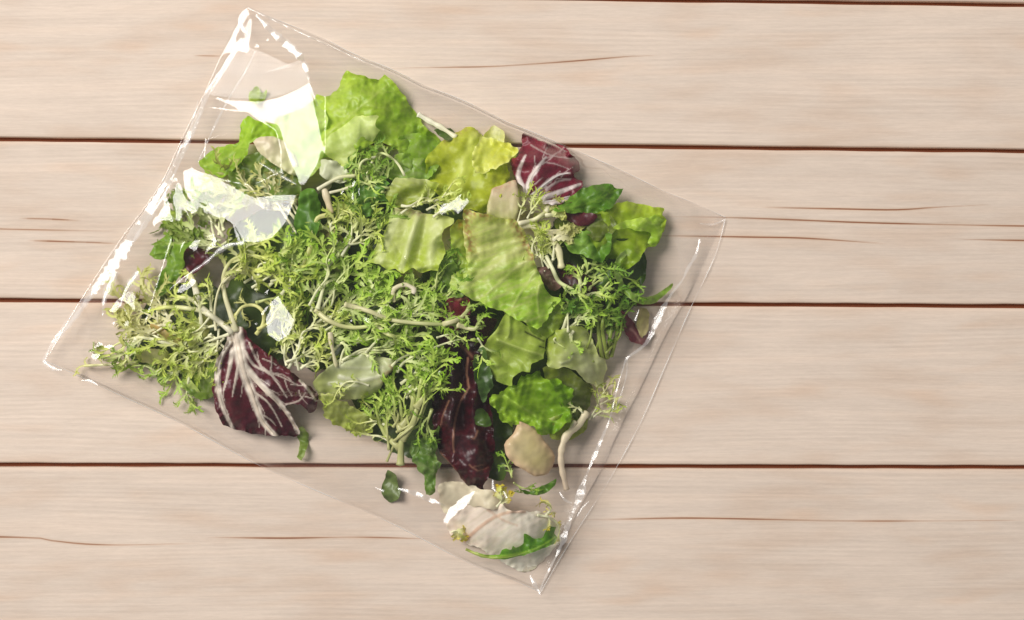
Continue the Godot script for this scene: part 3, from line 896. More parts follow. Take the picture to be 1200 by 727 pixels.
func red_leaves() -> void:
	var red := rgb8(98, 20, 36)
	var deep := rgb8(66, 10, 24)
	var white := rgb8(238, 226, 208)
	leaf("radicchio_leaf", "dark red radicchio leaf with a white stalk and fanning ribs, front left", "radicchio leaf", RAD, M.red,
		"266,392 270,384 284,384 292,396 300,405 312,413 320,419 335,432 352,445 371,461 371,476 364,484 354,476 334,475 343,490 352,506 348,511 325,511 312,512 295,508 277,504 262,498 256,490 250,470 249,445 253,424 262,410",
		{"lay": 4.0, "follow": 0.95, "c0": red, "c1": deep, "axis": "275,400 330,500", "ruffle": 1.2, "frill": 1.4, "pucker": 0.6, "mottle": 0.3, "sharp": 0.3, "step": 1.2,
		"veins": [vein("275,384 280,410 284,430 298,470 308,495 324,512", 7.5, 2.4, 0.7), vein("284,425 305,450 330,475 351,508", 3.4, 1.6, 0.6), vein("270,398 257,420 255,450 262,480 273,503", 4.4, 1.7, 0.6),
			vein("272,410 269,430 263,455", 3.0, 0.8, 0.6, 0.9), vein("281,420 276,445 272,465", 2.4, 0.7, 0.6, 0.85), vein("287,412 297,428 318,440 336,466", 1.6, 0.8, 0.6, 0.8), vein("292,402 306,430 330,442 350,452", 1.3, 0.6, 0.5, 0.7),
			vein("318,419 318,428 316,436", 0.9, 0.6, 0.3, 0.7), vein("352,446 362,458 370,470", 2.0, 1.0, 0.6, 0.75), vein("298,460 312,470 322,484 330,500", 1.2, 0.6, 0.4, 0.75), vein("263,450 261,465", 1.0, 0.5, 0.3, 0.7), vein("280,392 284,410 292,420", 3.5, 1.0, 0.5, 0.6), vein("336,474 350,470 358,460", 1.0, 0.5, 0.3, 0.6)] + side_veins("280,410 284,430 298,470 318,505", 9, 24, 0.9, 0.25, 0.7, 0.6) + side_veins("288,428 306,450 332,476 350,505", 9, 18, 0.7, 0.2, 0.7, 0.6) + side_veins("258,420 255,450 262,480 272,500", 7, 14, 0.7, 0.2, 0.7, 0.6) + side_veins("295,405 320,435 350,458 368,476", 8, 20, 0.7, 0.2, 0.66, 0.7),
		"c_vein": white, "folds": [fold(300, 418, 345, 465, -3.0, 8), fold(316, 420, 362, 470, 3.0, 9), fold(270, 430, 275, 480, 1.4, 7), fold(292, 450, 330, 500, -1.2, 6)],
		"ribs": [["276,386 280,408 285,432 297,468 308,494 320,509", 5.0, 1.6, rgb8(246, 230, 210), rgb8(228, 210, 188)], ["285,430 306,454 330,478 348,503", 2.6, 1.0, rgb8(240, 226, 208), rgb8(222, 200, 174)], ["270,400 258,421 256,450 262,478 270,498", 3.2, 1.2, rgb8(240, 230, 214), rgb8(226, 210, 192)]]})
	leaf("radicchio_leaf", "red radicchio leaf with broad white ribs near the upper right edge", "radicchio leaf", RAD, M.red,
		"614,156 624,159 640,168 660,171 672,181 678,190 679,201 673,206 682,212 680,222 671,230 660,238 647,240 633,240 625,238 612,220 601,202 598,190 607,182 612,170",
		{"lay": 2.6, "c0": rgb8(126, 34, 52), "c1": rgb8(108, 24, 44), "axis": "630,165 650,220", "ruffle": 1.5, "frill": 1.8, "pucker": 0.6, "mottle": 0.3, "jag": 2.2, "step": 1.2,
		"veins": [vein("614,222 607,206 612,190 616,182", 3.2, 1.0, 0.5), vein("617,226 622,208 632,194 640,184", 3.4, 1.0, 0.6), vein("622,232 640,215 654,205 668,203", 2.8, 0.8, 0.5), vein("626,236 648,228 664,222 680,216", 3.6, 1.4, 1.0), vein("630,239 650,238 668,232", 3.0, 1.5, 0.6),
			vein("622,170 640,180 655,184 672,186", 0.8, 0.5, 0.4, 0.45), vein("640,186 652,180 662,172", 0.8, 0.5, 0.4, 0.4), vein("634,190 650,192 666,198", 0.8, 0.5, 0.3, 0.45), vein("640,222 655,212 668,211", 1.2, 0.6, 0.4, 0.6)] + side_veins("618,222 630,198 642,182", 6, 20, 0.7, 0.2, 0.66, 0.6) + side_veins("626,232 645,214 668,204", 6, 18, 0.7, 0.2, 0.66, 0.6),
		"c_vein": rgb8(232, 220, 214), "folds": [fold(606, 186, 676, 194, 3.0, 9), fold(612, 200, 640, 190, -2.0, 6), fold(630, 170, 650, 180, 1.5, 6), fold(655, 212, 678, 208, -1.6, 4)],
		"ribs": [["620,231 640,215 654,206 666,203", 2.0, 0.8, rgb8(240, 232, 228)], ["617,226 623,208 632,195", 2.4, 1.0, rgb8(228, 216, 206)], ["628,238 650,235 668,230", 2.6, 1.0, rgb8(242, 234, 230)]]})
	leaf("radicchio_leaf", "very dark folded radicchio leaf standing in the middle of the bag", "radicchio leaf", RAD, M.red,
		"508,392 520,385 535,390 550,388 566,400 571,420 573,460 578,500 580,530 573,555 567,570 568,580 562,584 556,577 545,566 530,546 516,531 509,512 506,470 507,430",
		{"lay": 0.6, "c0": rgb8(30, 8, 13), "c1": rgb8(74, 11, 22), "axis": "500,400 575,600", "ruffle": 2.4, "frill": 2.0, "pucker": 1.2, "pucker_f": 0.05, "mottle": 0.7, "sharp": 0.4, "step": 1.3,
		"veins": [vein("522,390 538,402 553,418", 2.6, 1.4, 0.8, 0.5), vein("548,420 547,440 549,455 540,470 534,490 531,515 532,530", 1.2, 1.0, 0.8, 0.75), vein("526,470 518,490 516,505", 0.8, 0.5, 0.4, 0.5), vein("560,505 556,515 552,512", 1.0, 0.6, 0.4, 0.6), vein("516,531 528,545 545,565", 1.0, 0.8, 0.5, 0.5), vein("550,545 560,552 572,548", 0.8, 0.5, 0.5, 0.5), vein("553,548 566,545", 0.7, 0.5, 0.4, 0.5)],
		"c_vein": rgb8(172, 124, 98), "folds": [fold(530, 400, 528, 540, 3.5, 7), fold(545, 410, 542, 500, -4.5, 7), fold(556, 470, 560, 560, 3.0, 7), fold(515, 420, 514, 520, -3.0, 5), fold(566, 430, 572, 530, -3.0, 6)]})
	leaf("radicchio_leaf", "small wine red radicchio fold above the long pale stem in the middle", "radicchio leaf", RAD, M.red,
		"524,353 534,347 541,350 547,347 551,360 549,374 540,386 522,386 514,370", {"lay": -0.5, "c0": rgb8(108, 22, 30), "c1": rgb8(70, 12, 22), "axis": "535,350 530,385", "ruffle": 1.4, "curl": 1.0, "step": 1.3,
		"veins": [vein("526,360 530,372 536,384", 1.2, 0.8, 0.5, 0.7), vein("534,350 540,352 547,349", 1.6, 1.2, 0.5, 0.5)], "c_vein": rgb8(190, 140, 116)})
	leaf("radicchio_leaf", "blackish red radicchio scrap between the creased lettuce and long stem", "radicchio leaf", RAD, M.red,
		"550,372 566,370 582,374 576,388 568,404 556,398 548,388", {"lay": -3.0, "c0": rgb8(62, 12, 26), "c1": rgb8(46, 8, 18), "ruffle": 1.2, "step": 1.7})
	leaf("radicchio_leaf", "dark red radicchio scrap below the curled green leaf at left", "radicchio leaf", RAD, M.red,
		"212,300 218,292 232,290 243,294 246,304 238,312 226,322 214,328 210,316", {"lay": -0.5, "c0": rgb8(104, 28, 40), "c1": rgb8(60, 12, 24), "axis": "216,322 238,294", "ruffle": 1.3, "step": 1.5})
	leaf("radicchio_leaf", "plum radicchio scrap beside the seam at the right", "radicchio leaf", RAD, M.red,
		"724,360 733,366 744,380 752,391 757,396 761,387 764,391 758,405 748,404 738,398 728,380", {"lay": 0.5, "c0": rgb8(96, 34, 46), "c1": rgb8(120, 52, 58), "ruffle": 0.8, "step": 1.3,
		"veins": [vein("739,386 744,390 750,400", 1.6, 0.8, 0.4, 0.6)], "c_vein": rgb8(200, 150, 140)})
	leaf("radicchio_leaf", "dark purple radicchio scrap among the frisee at right", "radicchio leaf", RAD, M.red,
		"652,314 668,308 686,322 702,332 712,346 700,354 680,346 664,338", {"lay": -1.5, "c0": rgb8(70, 30, 32), "c1": rgb8(54, 14, 24), "ruffle": 1.4, "step": 1.5, "veins": [vein("660,320 668,326 672,318", 1.4, 1.0, 0.5, 0.5)], "c_vein": rgb8(180, 120, 110)})
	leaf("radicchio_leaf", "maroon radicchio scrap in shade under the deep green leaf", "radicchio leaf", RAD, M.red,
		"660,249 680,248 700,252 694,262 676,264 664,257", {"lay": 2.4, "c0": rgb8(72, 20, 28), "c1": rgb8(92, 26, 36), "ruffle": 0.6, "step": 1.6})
	leaf("radicchio_leaf", "rose grey radicchio scrap beside the browned lettuce's right tip", "radicchio leaf", RAD, M.red,
		"630,314 642,312 654,322 660,334 650,342 640,336 632,326", {"lay": 0.5, "c0": rgb8(134, 106, 94), "c1": rgb8(104, 70, 66), "ruffle": 1.0, "step": 1.5, "veins": side_veins("632,318 645,326 656,336", 4, 10, 0.8, 0.3, 0.5), "c_vein": rgb8(190, 170, 150)})


func rocket_leaves() -> void:
	leaf("rocket_leaf", "lobed dark green rocket leaf hanging at the left edge", "rocket leaf", ROC, M.lettuce,
		"175,299 180,289 188,281 195,276 198,268 206,264 204,277 200,283 208,287 216,284 226,283 218,291 214,298 216,312 206,328 196,343 187,347 181,341 186,325 194,310 196,304 186,305",
		{"lay": 2.5, "c0": rgb8(112, 144, 32), "c1": rgb8(92, 124, 34), "axis": "190,280 195,340", "ruffle": 1.4, "curl": 1.0, "step": 1.3, "veins": [vein("178,299 196,296 205,310 192,340", 1.1, 0.7, 0.5, 0.5)], "c_vein": rgb8(150, 176, 70)})
	leaf("rocket_leaf", "rocket leaf with toothed upper edge lying at the bag's bottom corner", "rocket leaf", ROC, M.lettuce,
		"546,643 553,646 562,649 575,651 585,650 588,645 593,643 599,645 601,640 604,643 613,637 614,626 619,627 626,632 636,631 640,622 644,617 652,618 650,625 653,630 648,638 630,646 610,652 590,656 572,655 556,651",
		{"lay": 5.5, "c0": rgb8(96, 142, 34), "c1": rgb8(70, 116, 26), "axis": "560,652 645,628", "sharp": 0.6, "jag": 0.8, "ruffle": 0.7, "step": 1.2, "veins": [vein("546,645 575,653 605,650 632,642 650,630", 2.2, 1.0, 0.6, 0.8)], "c_vein": rgb8(146, 176, 62),
		"ribs": [["546,644 560,650 578,654 600,652 625,645 640,638", 2.4, 0.9, rgb8(176, 190, 78), rgb8(104, 150, 44)]]})
	leaf("rocket_leaf", "narrow dark rocket leaf standing between the dark radicchio and creased lettuce", "rocket leaf", ROC, M.dark,
		"557,413 567,406 571,418 576,440 578,452 571,462 567,472 562,462 557,446 554,428", {"lay": 2.2, "c0": rgb8(62, 92, 36), "c1": rgb8(40, 70, 26), "axis": "560,410 570,465", "c_edge": rgb8(96, 124, 66), "edge_tint": 1.6, "curl": 1.6, "edge_w": 4.0, "step": 1.2})
	leaf("rocket_leaf", "small dark green leaf scrap on the dark radicchio", "rocket leaf", ROC, M.dark,
		"557,482 565,479 572,484 576,497 566,500 556,497", {"lay": 3.0, "c0": rgb8(58, 86, 28), "c1": rgb8(40, 66, 20), "step": 1.4})
	leaf("rocket_leaf", "curved dark rocket tip between tan endive and bottom piece", "rocket leaf", ROC, M.lettuce,
		"608,573 618,576 630,573 638,568 652,561 650,570 642,577 630,580 618,580", {"lay": 2.0, "c0": rgb8(92, 132, 34), "c1": rgb8(66, 104, 26), "sharp": 0.4, "step": 1.3, "ruffle": 0.8})
	leaf("rocket_leaf", "grey green leaf scrap below the cut frisee stem", "rocket leaf", ROC, M.dark,
		"454,551 462,556 469,574 466,584 458,590 448,583 447,570 452,560", {"lay": 0.0, "c0": rgb8(92, 112, 70), "c1": rgb8(76, 98, 54), "ruffle": 1.0, "step": 1.4})
	leaf("rocket_leaf", "crinkled mid green leaf between frisee stem and dark radicchio", "rocket leaf", ROC, M.lettuce,
		"484,519 492,511 504,512 513,518 508,532 516,543 512,560 506,578 498,580 497,562 489,548 482,536", {"lay": 0.0, "c0": rgb8(104, 132, 50), "c1": rgb8(74, 108, 34), "ruffle": 1.8, "frill": 1.8, "jag": 3.5, "pucker": 1.0, "step": 1.4})
	leaf("rocket_leaf", "smooth dark green leaf just right of the lower white highlight", "rocket leaf", ROC, M.lettuce,
		"352,226 360,220 370,224 376,242 373,265 363,290 352,284 345,264 348,242", {"lay": 1.5, "c0": rgb8(94, 136, 40), "c1": rgb8(66, 104, 30), "axis": "358,225 362,285", "ruffle": 0.9, "pucker": 0.5, "step": 1.4, "veins": [vein("361,224 363,255 358,286", 1.2, 0.7, 0.4, 0.4)], "c_vein": rgb8(126, 160, 70)})
	leaf("rocket_leaf", "curved leaf with a pale rim arching beside the right seam", "rocket leaf", ROC, M.lettuce,
		"737,290 740,294 728,306 727,322 735,338 750,348 768,346 788,332 786,340 768,355 752,357 738,350 726,338 720,320 722,303",
		{"lay": 1.8, "c0": rgb8(108, 136, 48), "c1": rgb8(118, 152, 44), "axis": "725,310 785,340", "c_edge": rgb8(146, 166, 84), "edge_tint": 2.0, "sharp": 0.3, "jag": 0.6, "step": 1.2})
	leaf("rocket_leaf", "thin green leaf tip hanging below the front radicchio", "rocket leaf", ROC, M.lettuce,
		"346,506 354,500 361,508 360,524 354,540 349,536 352,520", {"lay": -1.0, "c0": rgb8(104, 124, 50), "c1": rgb8(122, 140, 62), "step": 1.4})
	leaf("rocket_leaf", "broad parsley green lobed leaf below the pale underside", "rocket leaf", ROC, M.lettuce,
		"416,212 424,202 436,206 448,202 455,214 448,224 454,234 440,240 440,250 426,254 416,246 420,232 410,224",
		{"lay": 2.2, "c0": rgb8(104, 146, 52), "c1": rgb8(80, 124, 40), "jag": 3.5, "ruffle": 1.4, "frill": 1.6, "step": 1.3, "veins": side_veins("420,250 430,228 440,208", 6, 14, 0.9, 0.4, 0.45), "c_vein": rgb8(160, 184, 96)})
	leaf("rocket_leaf", "dark lettuce green leaf under the yellow leaf's white stem", "rocket leaf", ROC, M.dark,
		"508,152 516,150 528,150 535,158 530,164 518,162", {"lay": -1.0, "c0": rgb8(70, 96, 34), "c1": rgb8(54, 80, 28), "step": 1.4})


func pale_pieces() -> void:
	leaf("endive_piece", "blocky pale lettuce base piece with a pink cut top beside the radicchio", "endive piece", END, M.pale,
		"576,222 586,217 596,213 604,211 608,222 609,238 604,260 585,257 570,252 572,236",
		{"lay": 3.2, "lift": 1.0, "thick": 3.0, "round_w": 8.0, "c0": rgb8(216, 196, 160), "c1": rgb8(190, 188, 124), "axis": "592,214 586,256", "sharp": 0.7, "jag": 0.8, "ruffle": 0.4, "mottle": 0.08, "step": 1.4, "cuts": [[Vector2(578, 222), Vector2(602, 212), 4.0]], "c_cut": rgb8(208, 164, 136), "streak": Vector2(0.1, 1.0), "streak_amp": 0.25})
	leaf("endive_piece", "pale green chunk with white lines below the long stems", "endive piece", END, M.pale,
		"366,449 376,438 388,427 399,420 412,416 424,415 440,416 454,420 465,424 460,434 451,445 446,455 439,463 424,468 408,469 393,468 373,460",
		{"lay": 0.5, "thick": 3.5, "round_w": 12.0, "c0": rgb8(200, 206, 156), "c1": rgb8(160, 168, 96), "axis": "420,420 405,466", "jag": 0.8, "ruffle": 0.5, "mottle": 0.08, "step": 1.5,
		"veins": [vein("398,442 422,446 446,441", 2.6, 1.6, 0.8, 0.8), vein("386,450 410,452 420,452", 2.2, 1.2, 0.6, 0.7), vein("395,430 425,432 450,430", 2.0, 1.4, 0.4, 0.4)], "c_vein": rgb8(214, 214, 184), "cuts": [[Vector2(450, 446), Vector2(464, 426), 4.0]], "c_cut": rgb8(170, 140, 100)})
	leaf("endive_piece", "ivory endive piece with pink streaks at the bag's bottom corner", "endive piece", END, M.thin,
		"524,612 536,598 548,584 560,578 575,576 588,592 600,598 618,599 634,600 646,608 656,619 657,633 650,643 641,652 629,664 618,671 606,667 592,660 568,646 545,636 527,626",
		{"lay": 1.0, "thick": 1.2, "round_w": 7.0, "c0": rgb8(252, 234, 216), "c1": rgb8(250, 246, 226), "axis": "560,590 620,660", "sharp": 0.5, "jag": 1.8, "ruffle": 0.6, "frill": 1.0, "lift": 3.0, "net": 0.12, "mottle": 0.04, "step": 1.4, "streak": Vector2(0.8, -0.55), "streak_amp": 0.35, "c_streak": rgb8(238, 226, 208),
		"veins": [vein("543,636 560,620 580,606 600,600 615,600", 2.2, 1.6, 0.5, 0.75), vein("572,598 590,610 606,616", 1.5, 1.0, 0.4, 0.5)], "c_vein": rgb8(222, 176, 144)})
	leaf("endive_piece", "flat cream endive scrap under the tip of the dark radicchio", "endive piece", END, M.thin,
		"514,570 528,565 545,566 562,572 578,576 590,588 580,598 560,594 545,606 528,606 516,594", {"lay": -0.5, "thick": 1.2, "c0": rgb8(236, 226, 194), "c1": rgb8(230, 214, 184), "ruffle": 0.7, "mottle": 0.06, "step": 1.6})
	leaf("endive_piece", "tan oval endive heart piece left of the white forked stem", "endive piece", END, M.pale,
		"608,494 617,497 627,503 633,509 638,517 645,526 650,535 648,547 641,556 629,559 620,555 605,546 598,540 593,533 591,522 596,514 602,508",
		{"lay": 0.5, "thick": 5.0, "round_w": 14.0, "c0": rgb8(214, 198, 150), "c1": rgb8(200, 186, 124), "axis": "595,530 640,530", "jag": 0.6, "ruffle": 0.4, "mottle": 0.06, "step": 1.4, "c_edge": rgb8(222, 184, 150), "edge_tint": 7.0, "lift": 1.0, "folds": [fold(598, 522, 622, 548, 0.8, 5)]})
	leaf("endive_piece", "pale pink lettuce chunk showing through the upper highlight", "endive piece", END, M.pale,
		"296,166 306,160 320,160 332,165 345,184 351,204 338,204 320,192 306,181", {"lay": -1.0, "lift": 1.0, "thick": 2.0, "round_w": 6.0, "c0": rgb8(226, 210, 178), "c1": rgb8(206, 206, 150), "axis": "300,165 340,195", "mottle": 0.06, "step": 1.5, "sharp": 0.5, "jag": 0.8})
	leaf("endive_piece", "whitish lettuce piece between the highlights and the parsley green leaf", "endive piece", END, M.pale,
		"376,186 390,188 402,195 414,209 400,214 386,213 374,204", {"lay": 2.0, "thick": 1.0, "c0": rgb8(216, 218, 184), "c1": rgb8(200, 206, 160), "mottle": 0.06, "step": 1.5, "sharp": 0.5})
	leaf("endive_piece", "yellow green endive strip beside the plum scrap at the right seam", "endive piece", END, M.pale,
		"745,380 748,366 752,360 758,362 761,376 757,392 752,398 747,390", {"lay": 0.5, "thick": 1.0, "c0": rgb8(172, 164, 92), "c1": rgb8(186, 172, 120), "mottle": 0.08, "step": 1.3, "sharp": 0.5})
	stem("white cut stem pointing out at the upper edge beside the yellow leaf", "490,134 503,142 518,150 534,161", -1.0, 4.2, 3.6, rgb8(244, 240, 216), rgb8(236, 230, 190))
	stem("white forked stem at the lower right beside the tan piece", "688,483 678,498 664,511 658,528 658,546 664,574", 2.0, 5.2, 4.2, rgb8(228, 216, 180), rgb8(226, 204, 178), "674,494 668,504 662,514")
	stem("pale arched stem curving round the yellow frisee tuft at right", "606,264 624,265 643,274 652,288 656,300 658,314", 3.4, 5.0, 4.6, rgb8(236, 228, 186), rgb8(232, 226, 176), "642,272 652,272 664,272")
	stem("cream ring shaped stem end above the long stems", "462,354 460,342 466,336 476,334 485,339 484,344", 4.0, 3.2, 3.4, rgb8(222, 214, 160), rgb8(242, 230, 206))
	stem("short white stem stub below the foggy film patch", "387,390 388,402 390,412 394,430", 4.4, 4.0, 2.0, rgb8(222, 210, 176), rgb8(214, 208, 160))
	stem("cream stem stub right of the highlights", "380,222 384,236 388,250", 4.0, 4.6, 4.0, rgb8(226, 214, 180), rgb8(216, 196, 150))
	stem("pale bent stem below the cream stub", "388,252 372,256 367,275 362,296 354,312", 3.6, 3.2, 3.8, rgb8(214, 212, 136), rgb8(186, 192, 100))
	stem("pale double stem running left from the parsley green leaf", "416,206 398,208 382,216 372,222", 3.6, 2.4, 3.4, rgb8(226, 226, 166), rgb8(232, 228, 196), "418,216 402,222 386,226")


func stem(label: String, path: String, lay: float, r0: float, r1: float, c0: Color, c1: Color, branch := "") -> void:
	var line := smooth_path(pts(path), 3.0)
	var c := line[line.size() / 2]
	var root := thing("endive_strip", label, "endive strip", "pale cut endive strips in the bag", at(c.x, c.y, 0.0))
	for text in [path, branch]:
		if text == "":
			continue
		line = smooth_path(pts(text), 3.0)
		var g := Geo.new()
		var mid := PackedVector3Array()
		var cols := PackedColorArray()
		var rad := PackedFloat32Array()
		for k in line.size():
			var t := float(k) / (line.size() - 1)
			var r := lerpf(r0, r1, t) * 0.82 * (1.0 if text == path else 0.7) * (1.0 + 0.3 * soft.get_noise_2d(k * 0.22, r0 + line[0].x))
			mid.append(at(line[k].x, line[k].y, maxf(heap(line[k].x, line[k].y) + lay, r * 0.42)))
			rad.append(r * S)
			var n := 1.0 + 0.12 * fine.get_noise_2d(line[k].x * 0.2, line[k].y * 0.2)
			var col := c0.lerp(c1, t)
			cols.append(Color(col.r * n, col.g * n, col.b * n))
		tube(g, mid, rad, cols, 0.6, 10)
		note(g)
		part("stalk" if text == path else "side_stalk", g, M.pale, root)


# ---------------------------------------------------------------- frisee: thin stems with narrow toothed, forking lobes
func ribbon(g: Geo, p0: Vector3, d0: Vector3, up0: Vector3, length: float, width: float, bend: float, c0: Color, c1: Color, depth: int) -> void:
	var segs := 10 if depth > 0 else 5
	var p := p0
	var d := d0.normalized()
	var up := (up0 - d * up0.dot(d)).normalized()
	var twist := rng.randf_range(-0.35, 0.35)
	var sway := rng.randf_range(-0.75, 0.75)
	var last := -1
	var tone := rng.randf_range(0.82, 1.15)
	for k in segs + 1:
		var t := float(k) / segs
		var side := d.cross(up).normalized()
		var w := width * (0.45 + 0.9 * sin(PI * minf(t * 0.75 + 0.15, 1.0))) * (1.0 - pow(t, 4.0)) * (1.25 if k % 2 == 1 else 0.8)
		var col := c0.lerp(c1, clampf(t * 1.5 - 0.2, 0, 1))
		col = Color(col.r * tone, col.g * tone, col.b * tone)
		var a := g.put(p - side * w + up * w * 0.45, col)
		g.put(p, col.lerp(c0, 0.35))
		g.put(p + side * w + up * w * 0.45, col)
		if last >= 0:
			g.quad(last, last + 1, a, a + 1)
			g.quad(last + 1, last + 2, a + 1, a + 2)
		last = a
		if k > 0 and k < segs:
			# a tooth on each side
			for s in [-1.0, 1.0]:
				if t > 0.25 and rng.randf() < 0.65:
					var tip: Vector3 = p + side * s * (w + length * rng.randf_range(0.05, 0.13)) + d * length * 0.11 + up * w * rng.randf_range(0.0, 1.0)
					var b0: Vector3 = p + side * s * w * 0.9 + up * w * 0.4
					var b1: Vector3 = b0 + d * length * 0.06
					var i0 := g.put(b0, col)
					var i1 := g.put(tip, c1)
					var i2 := g.put(b1, col)
					if s > 0:
						g.tri(i0, i1, i2)
					else:
						g.tri(i0, i2, i1)
			if depth > 0 and k > 2 and rng.randf() < 0.45:
				var s := 1.0 if rng.randf() < 0.5 else -1.0
				ribbon(g, p + side * s * w * 0.6, d * 0.75 + side * s * rng.randf_range(0.5, 1.0) + up * rng.randf_range(-0.1, 0.5), up, length * rng.randf_range(0.25, 0.5), width * 0.8, rng.randf_range(-1.2, 1.6), col, c1, depth - 1)
		p += d * length / segs
		if p.y > ceiling:
			p.y = ceiling
			d.y = -absf(d.y) * 0.4
		if p.y < 0.0006:
			p.y = 0.0006
			d.y = absf(d.y)
		d = (d + up * bend / segs + side * sway / segs * 3.0).normalized()
		up = (up - d * up.dot(d)).normalized().rotated(d, twist / segs * 2.0)


var ceiling := 1.0


func frond(root: Node3D, text: String, o: Dictionary) -> void:
	var line := smooth_path(pts(text), 3.0)
	var n := line.size()
	var stem_g := Geo.new()
	var leaf_g := Geo.new()
	var mid := PackedVector3Array()
	var cols := PackedColorArray()
	var rad := PackedFloat32Array()
	var lay: float = o.get("lay", 1.0)
	var r0: float = o.get("r0", 2.6)
	var r1: float = o.get("r1", 0.7)
	var c_rib: Color = o.get("rib", rgb8(216, 214, 150))
	var c_mid: Color = o.get("mid", rgb8(176, 186, 76))
	var c_tip: Color = o.get("tip", rgb8(126, 156, 44))
	var key := rng.randf() * 100.0
	for k in n:
		var t := float(k) / (n - 1)
		var q := line[k]
		var h := heap(q.x, q.y) + lay + soft.get_noise_2d(t * 3.0 + key, key) * 2.2
		mid.append(at(q.x, q.y, maxf(h, 0.8)))
		var c := c_rib.lerp(c_mid, clampf(t * t * 1.1, 0, 1))
		cols.append(c)
		rad.append(lerpf(r0, r1, sqrt(t)) * S)
	tube(stem_g, mid, rad, cols, 0.7, 7)
	var from: float = o.get("from", 0.25)
	var count: int = int(o.get("lobes", 12) * 0.55 + 1.0)
	var size: float = o.get("size", 26.0) * S * 1.75
	for k in count:
		var t := lerpf(from, 0.98, (k + rng.randf_range(0.1, 0.9)) / count)
		var i := clampi(int(t * (n - 1)), 0, n - 2)
		var d := (mid[i + 1] - mid[i]).normalized()
		var up := Vector3.UP.rotated(d, rng.randf_range(-0.7, 0.7))
		var s := 1.0 if k % 2 == 0 else -1.0
		var side := d.cross(up).normalized() * s
		ceiling = mid[i].y + rng.randf_range(0.0015, 0.006)
		var grow := lerpf(0.75, 1.0, sin(PI * t)) * rng.randf_range(0.6, 1.2)
		ribbon(leaf_g, mid[i], d * rng.randf_range(0.7, 1.2) + side * rng.randf_range(0.4, 0.9) + up * rng.randf_range(-0.2, 0.45), up, size * grow, size * o.get("wide", 0.036), rng.randf_range(-3.4, 2.4), cols[i].lerp(c_mid, 0.15), c_tip.lerp(c_mid, rng.randf() * 0.4), 1)
	ceiling = mid[n - 1].y + 0.003
	ribbon(leaf_g, mid[n - 1], mid[n - 1] - mid[n - 2], Vector3.UP, size * 0.8, size * o.get("wide", 0.036), rng.randf_range(-1, 1), c_mid, c_tip, 1)
	note(stem_g)
	note(leaf_g)
	part("stem", stem_g, M.pale, root)
	part("lobes", leaf_g, M.frisee, root)


func frisee(label: String, paths: Array, o: Dictionary) -> void:
	rng.seed = abs(hash(label)) % 100000
	var c := Vector2.ZERO
	var q := pts(paths[0])
	for p in q:
		c += p / q.size()
	var root := thing("frisee_leaf", label, "frisee leaf", FRI, at(c.x, c.y, 0.0))
	for p in paths:
		frond(root, p, o)
	for p in paths:                      # loose single strands beside the main ones
		if o.get("lobes", 12) < 8:
			break
		var turn := rng.randf_range(-0.5, 0.5)
		var first := pts(p)
		var text := ""
		for v in first:
			var w := (v - c).rotated(turn) + c + Vector2(rng.randf_range(-8, 8), rng.randf_range(-8, 8))
			text += "%.1f,%.1f " % [w.x, w.y]
		var e := o.duplicate()
		e.merge({"lay": o.get("lay", 1.0) + rng.randf_range(-1.0, 2.2), "lobes": 5, "from": 0.5, "r0": 1.9, "r1": 0.8, "size": o.get("size", 26.0) * 0.8}, true)
		frond(root, text, e)


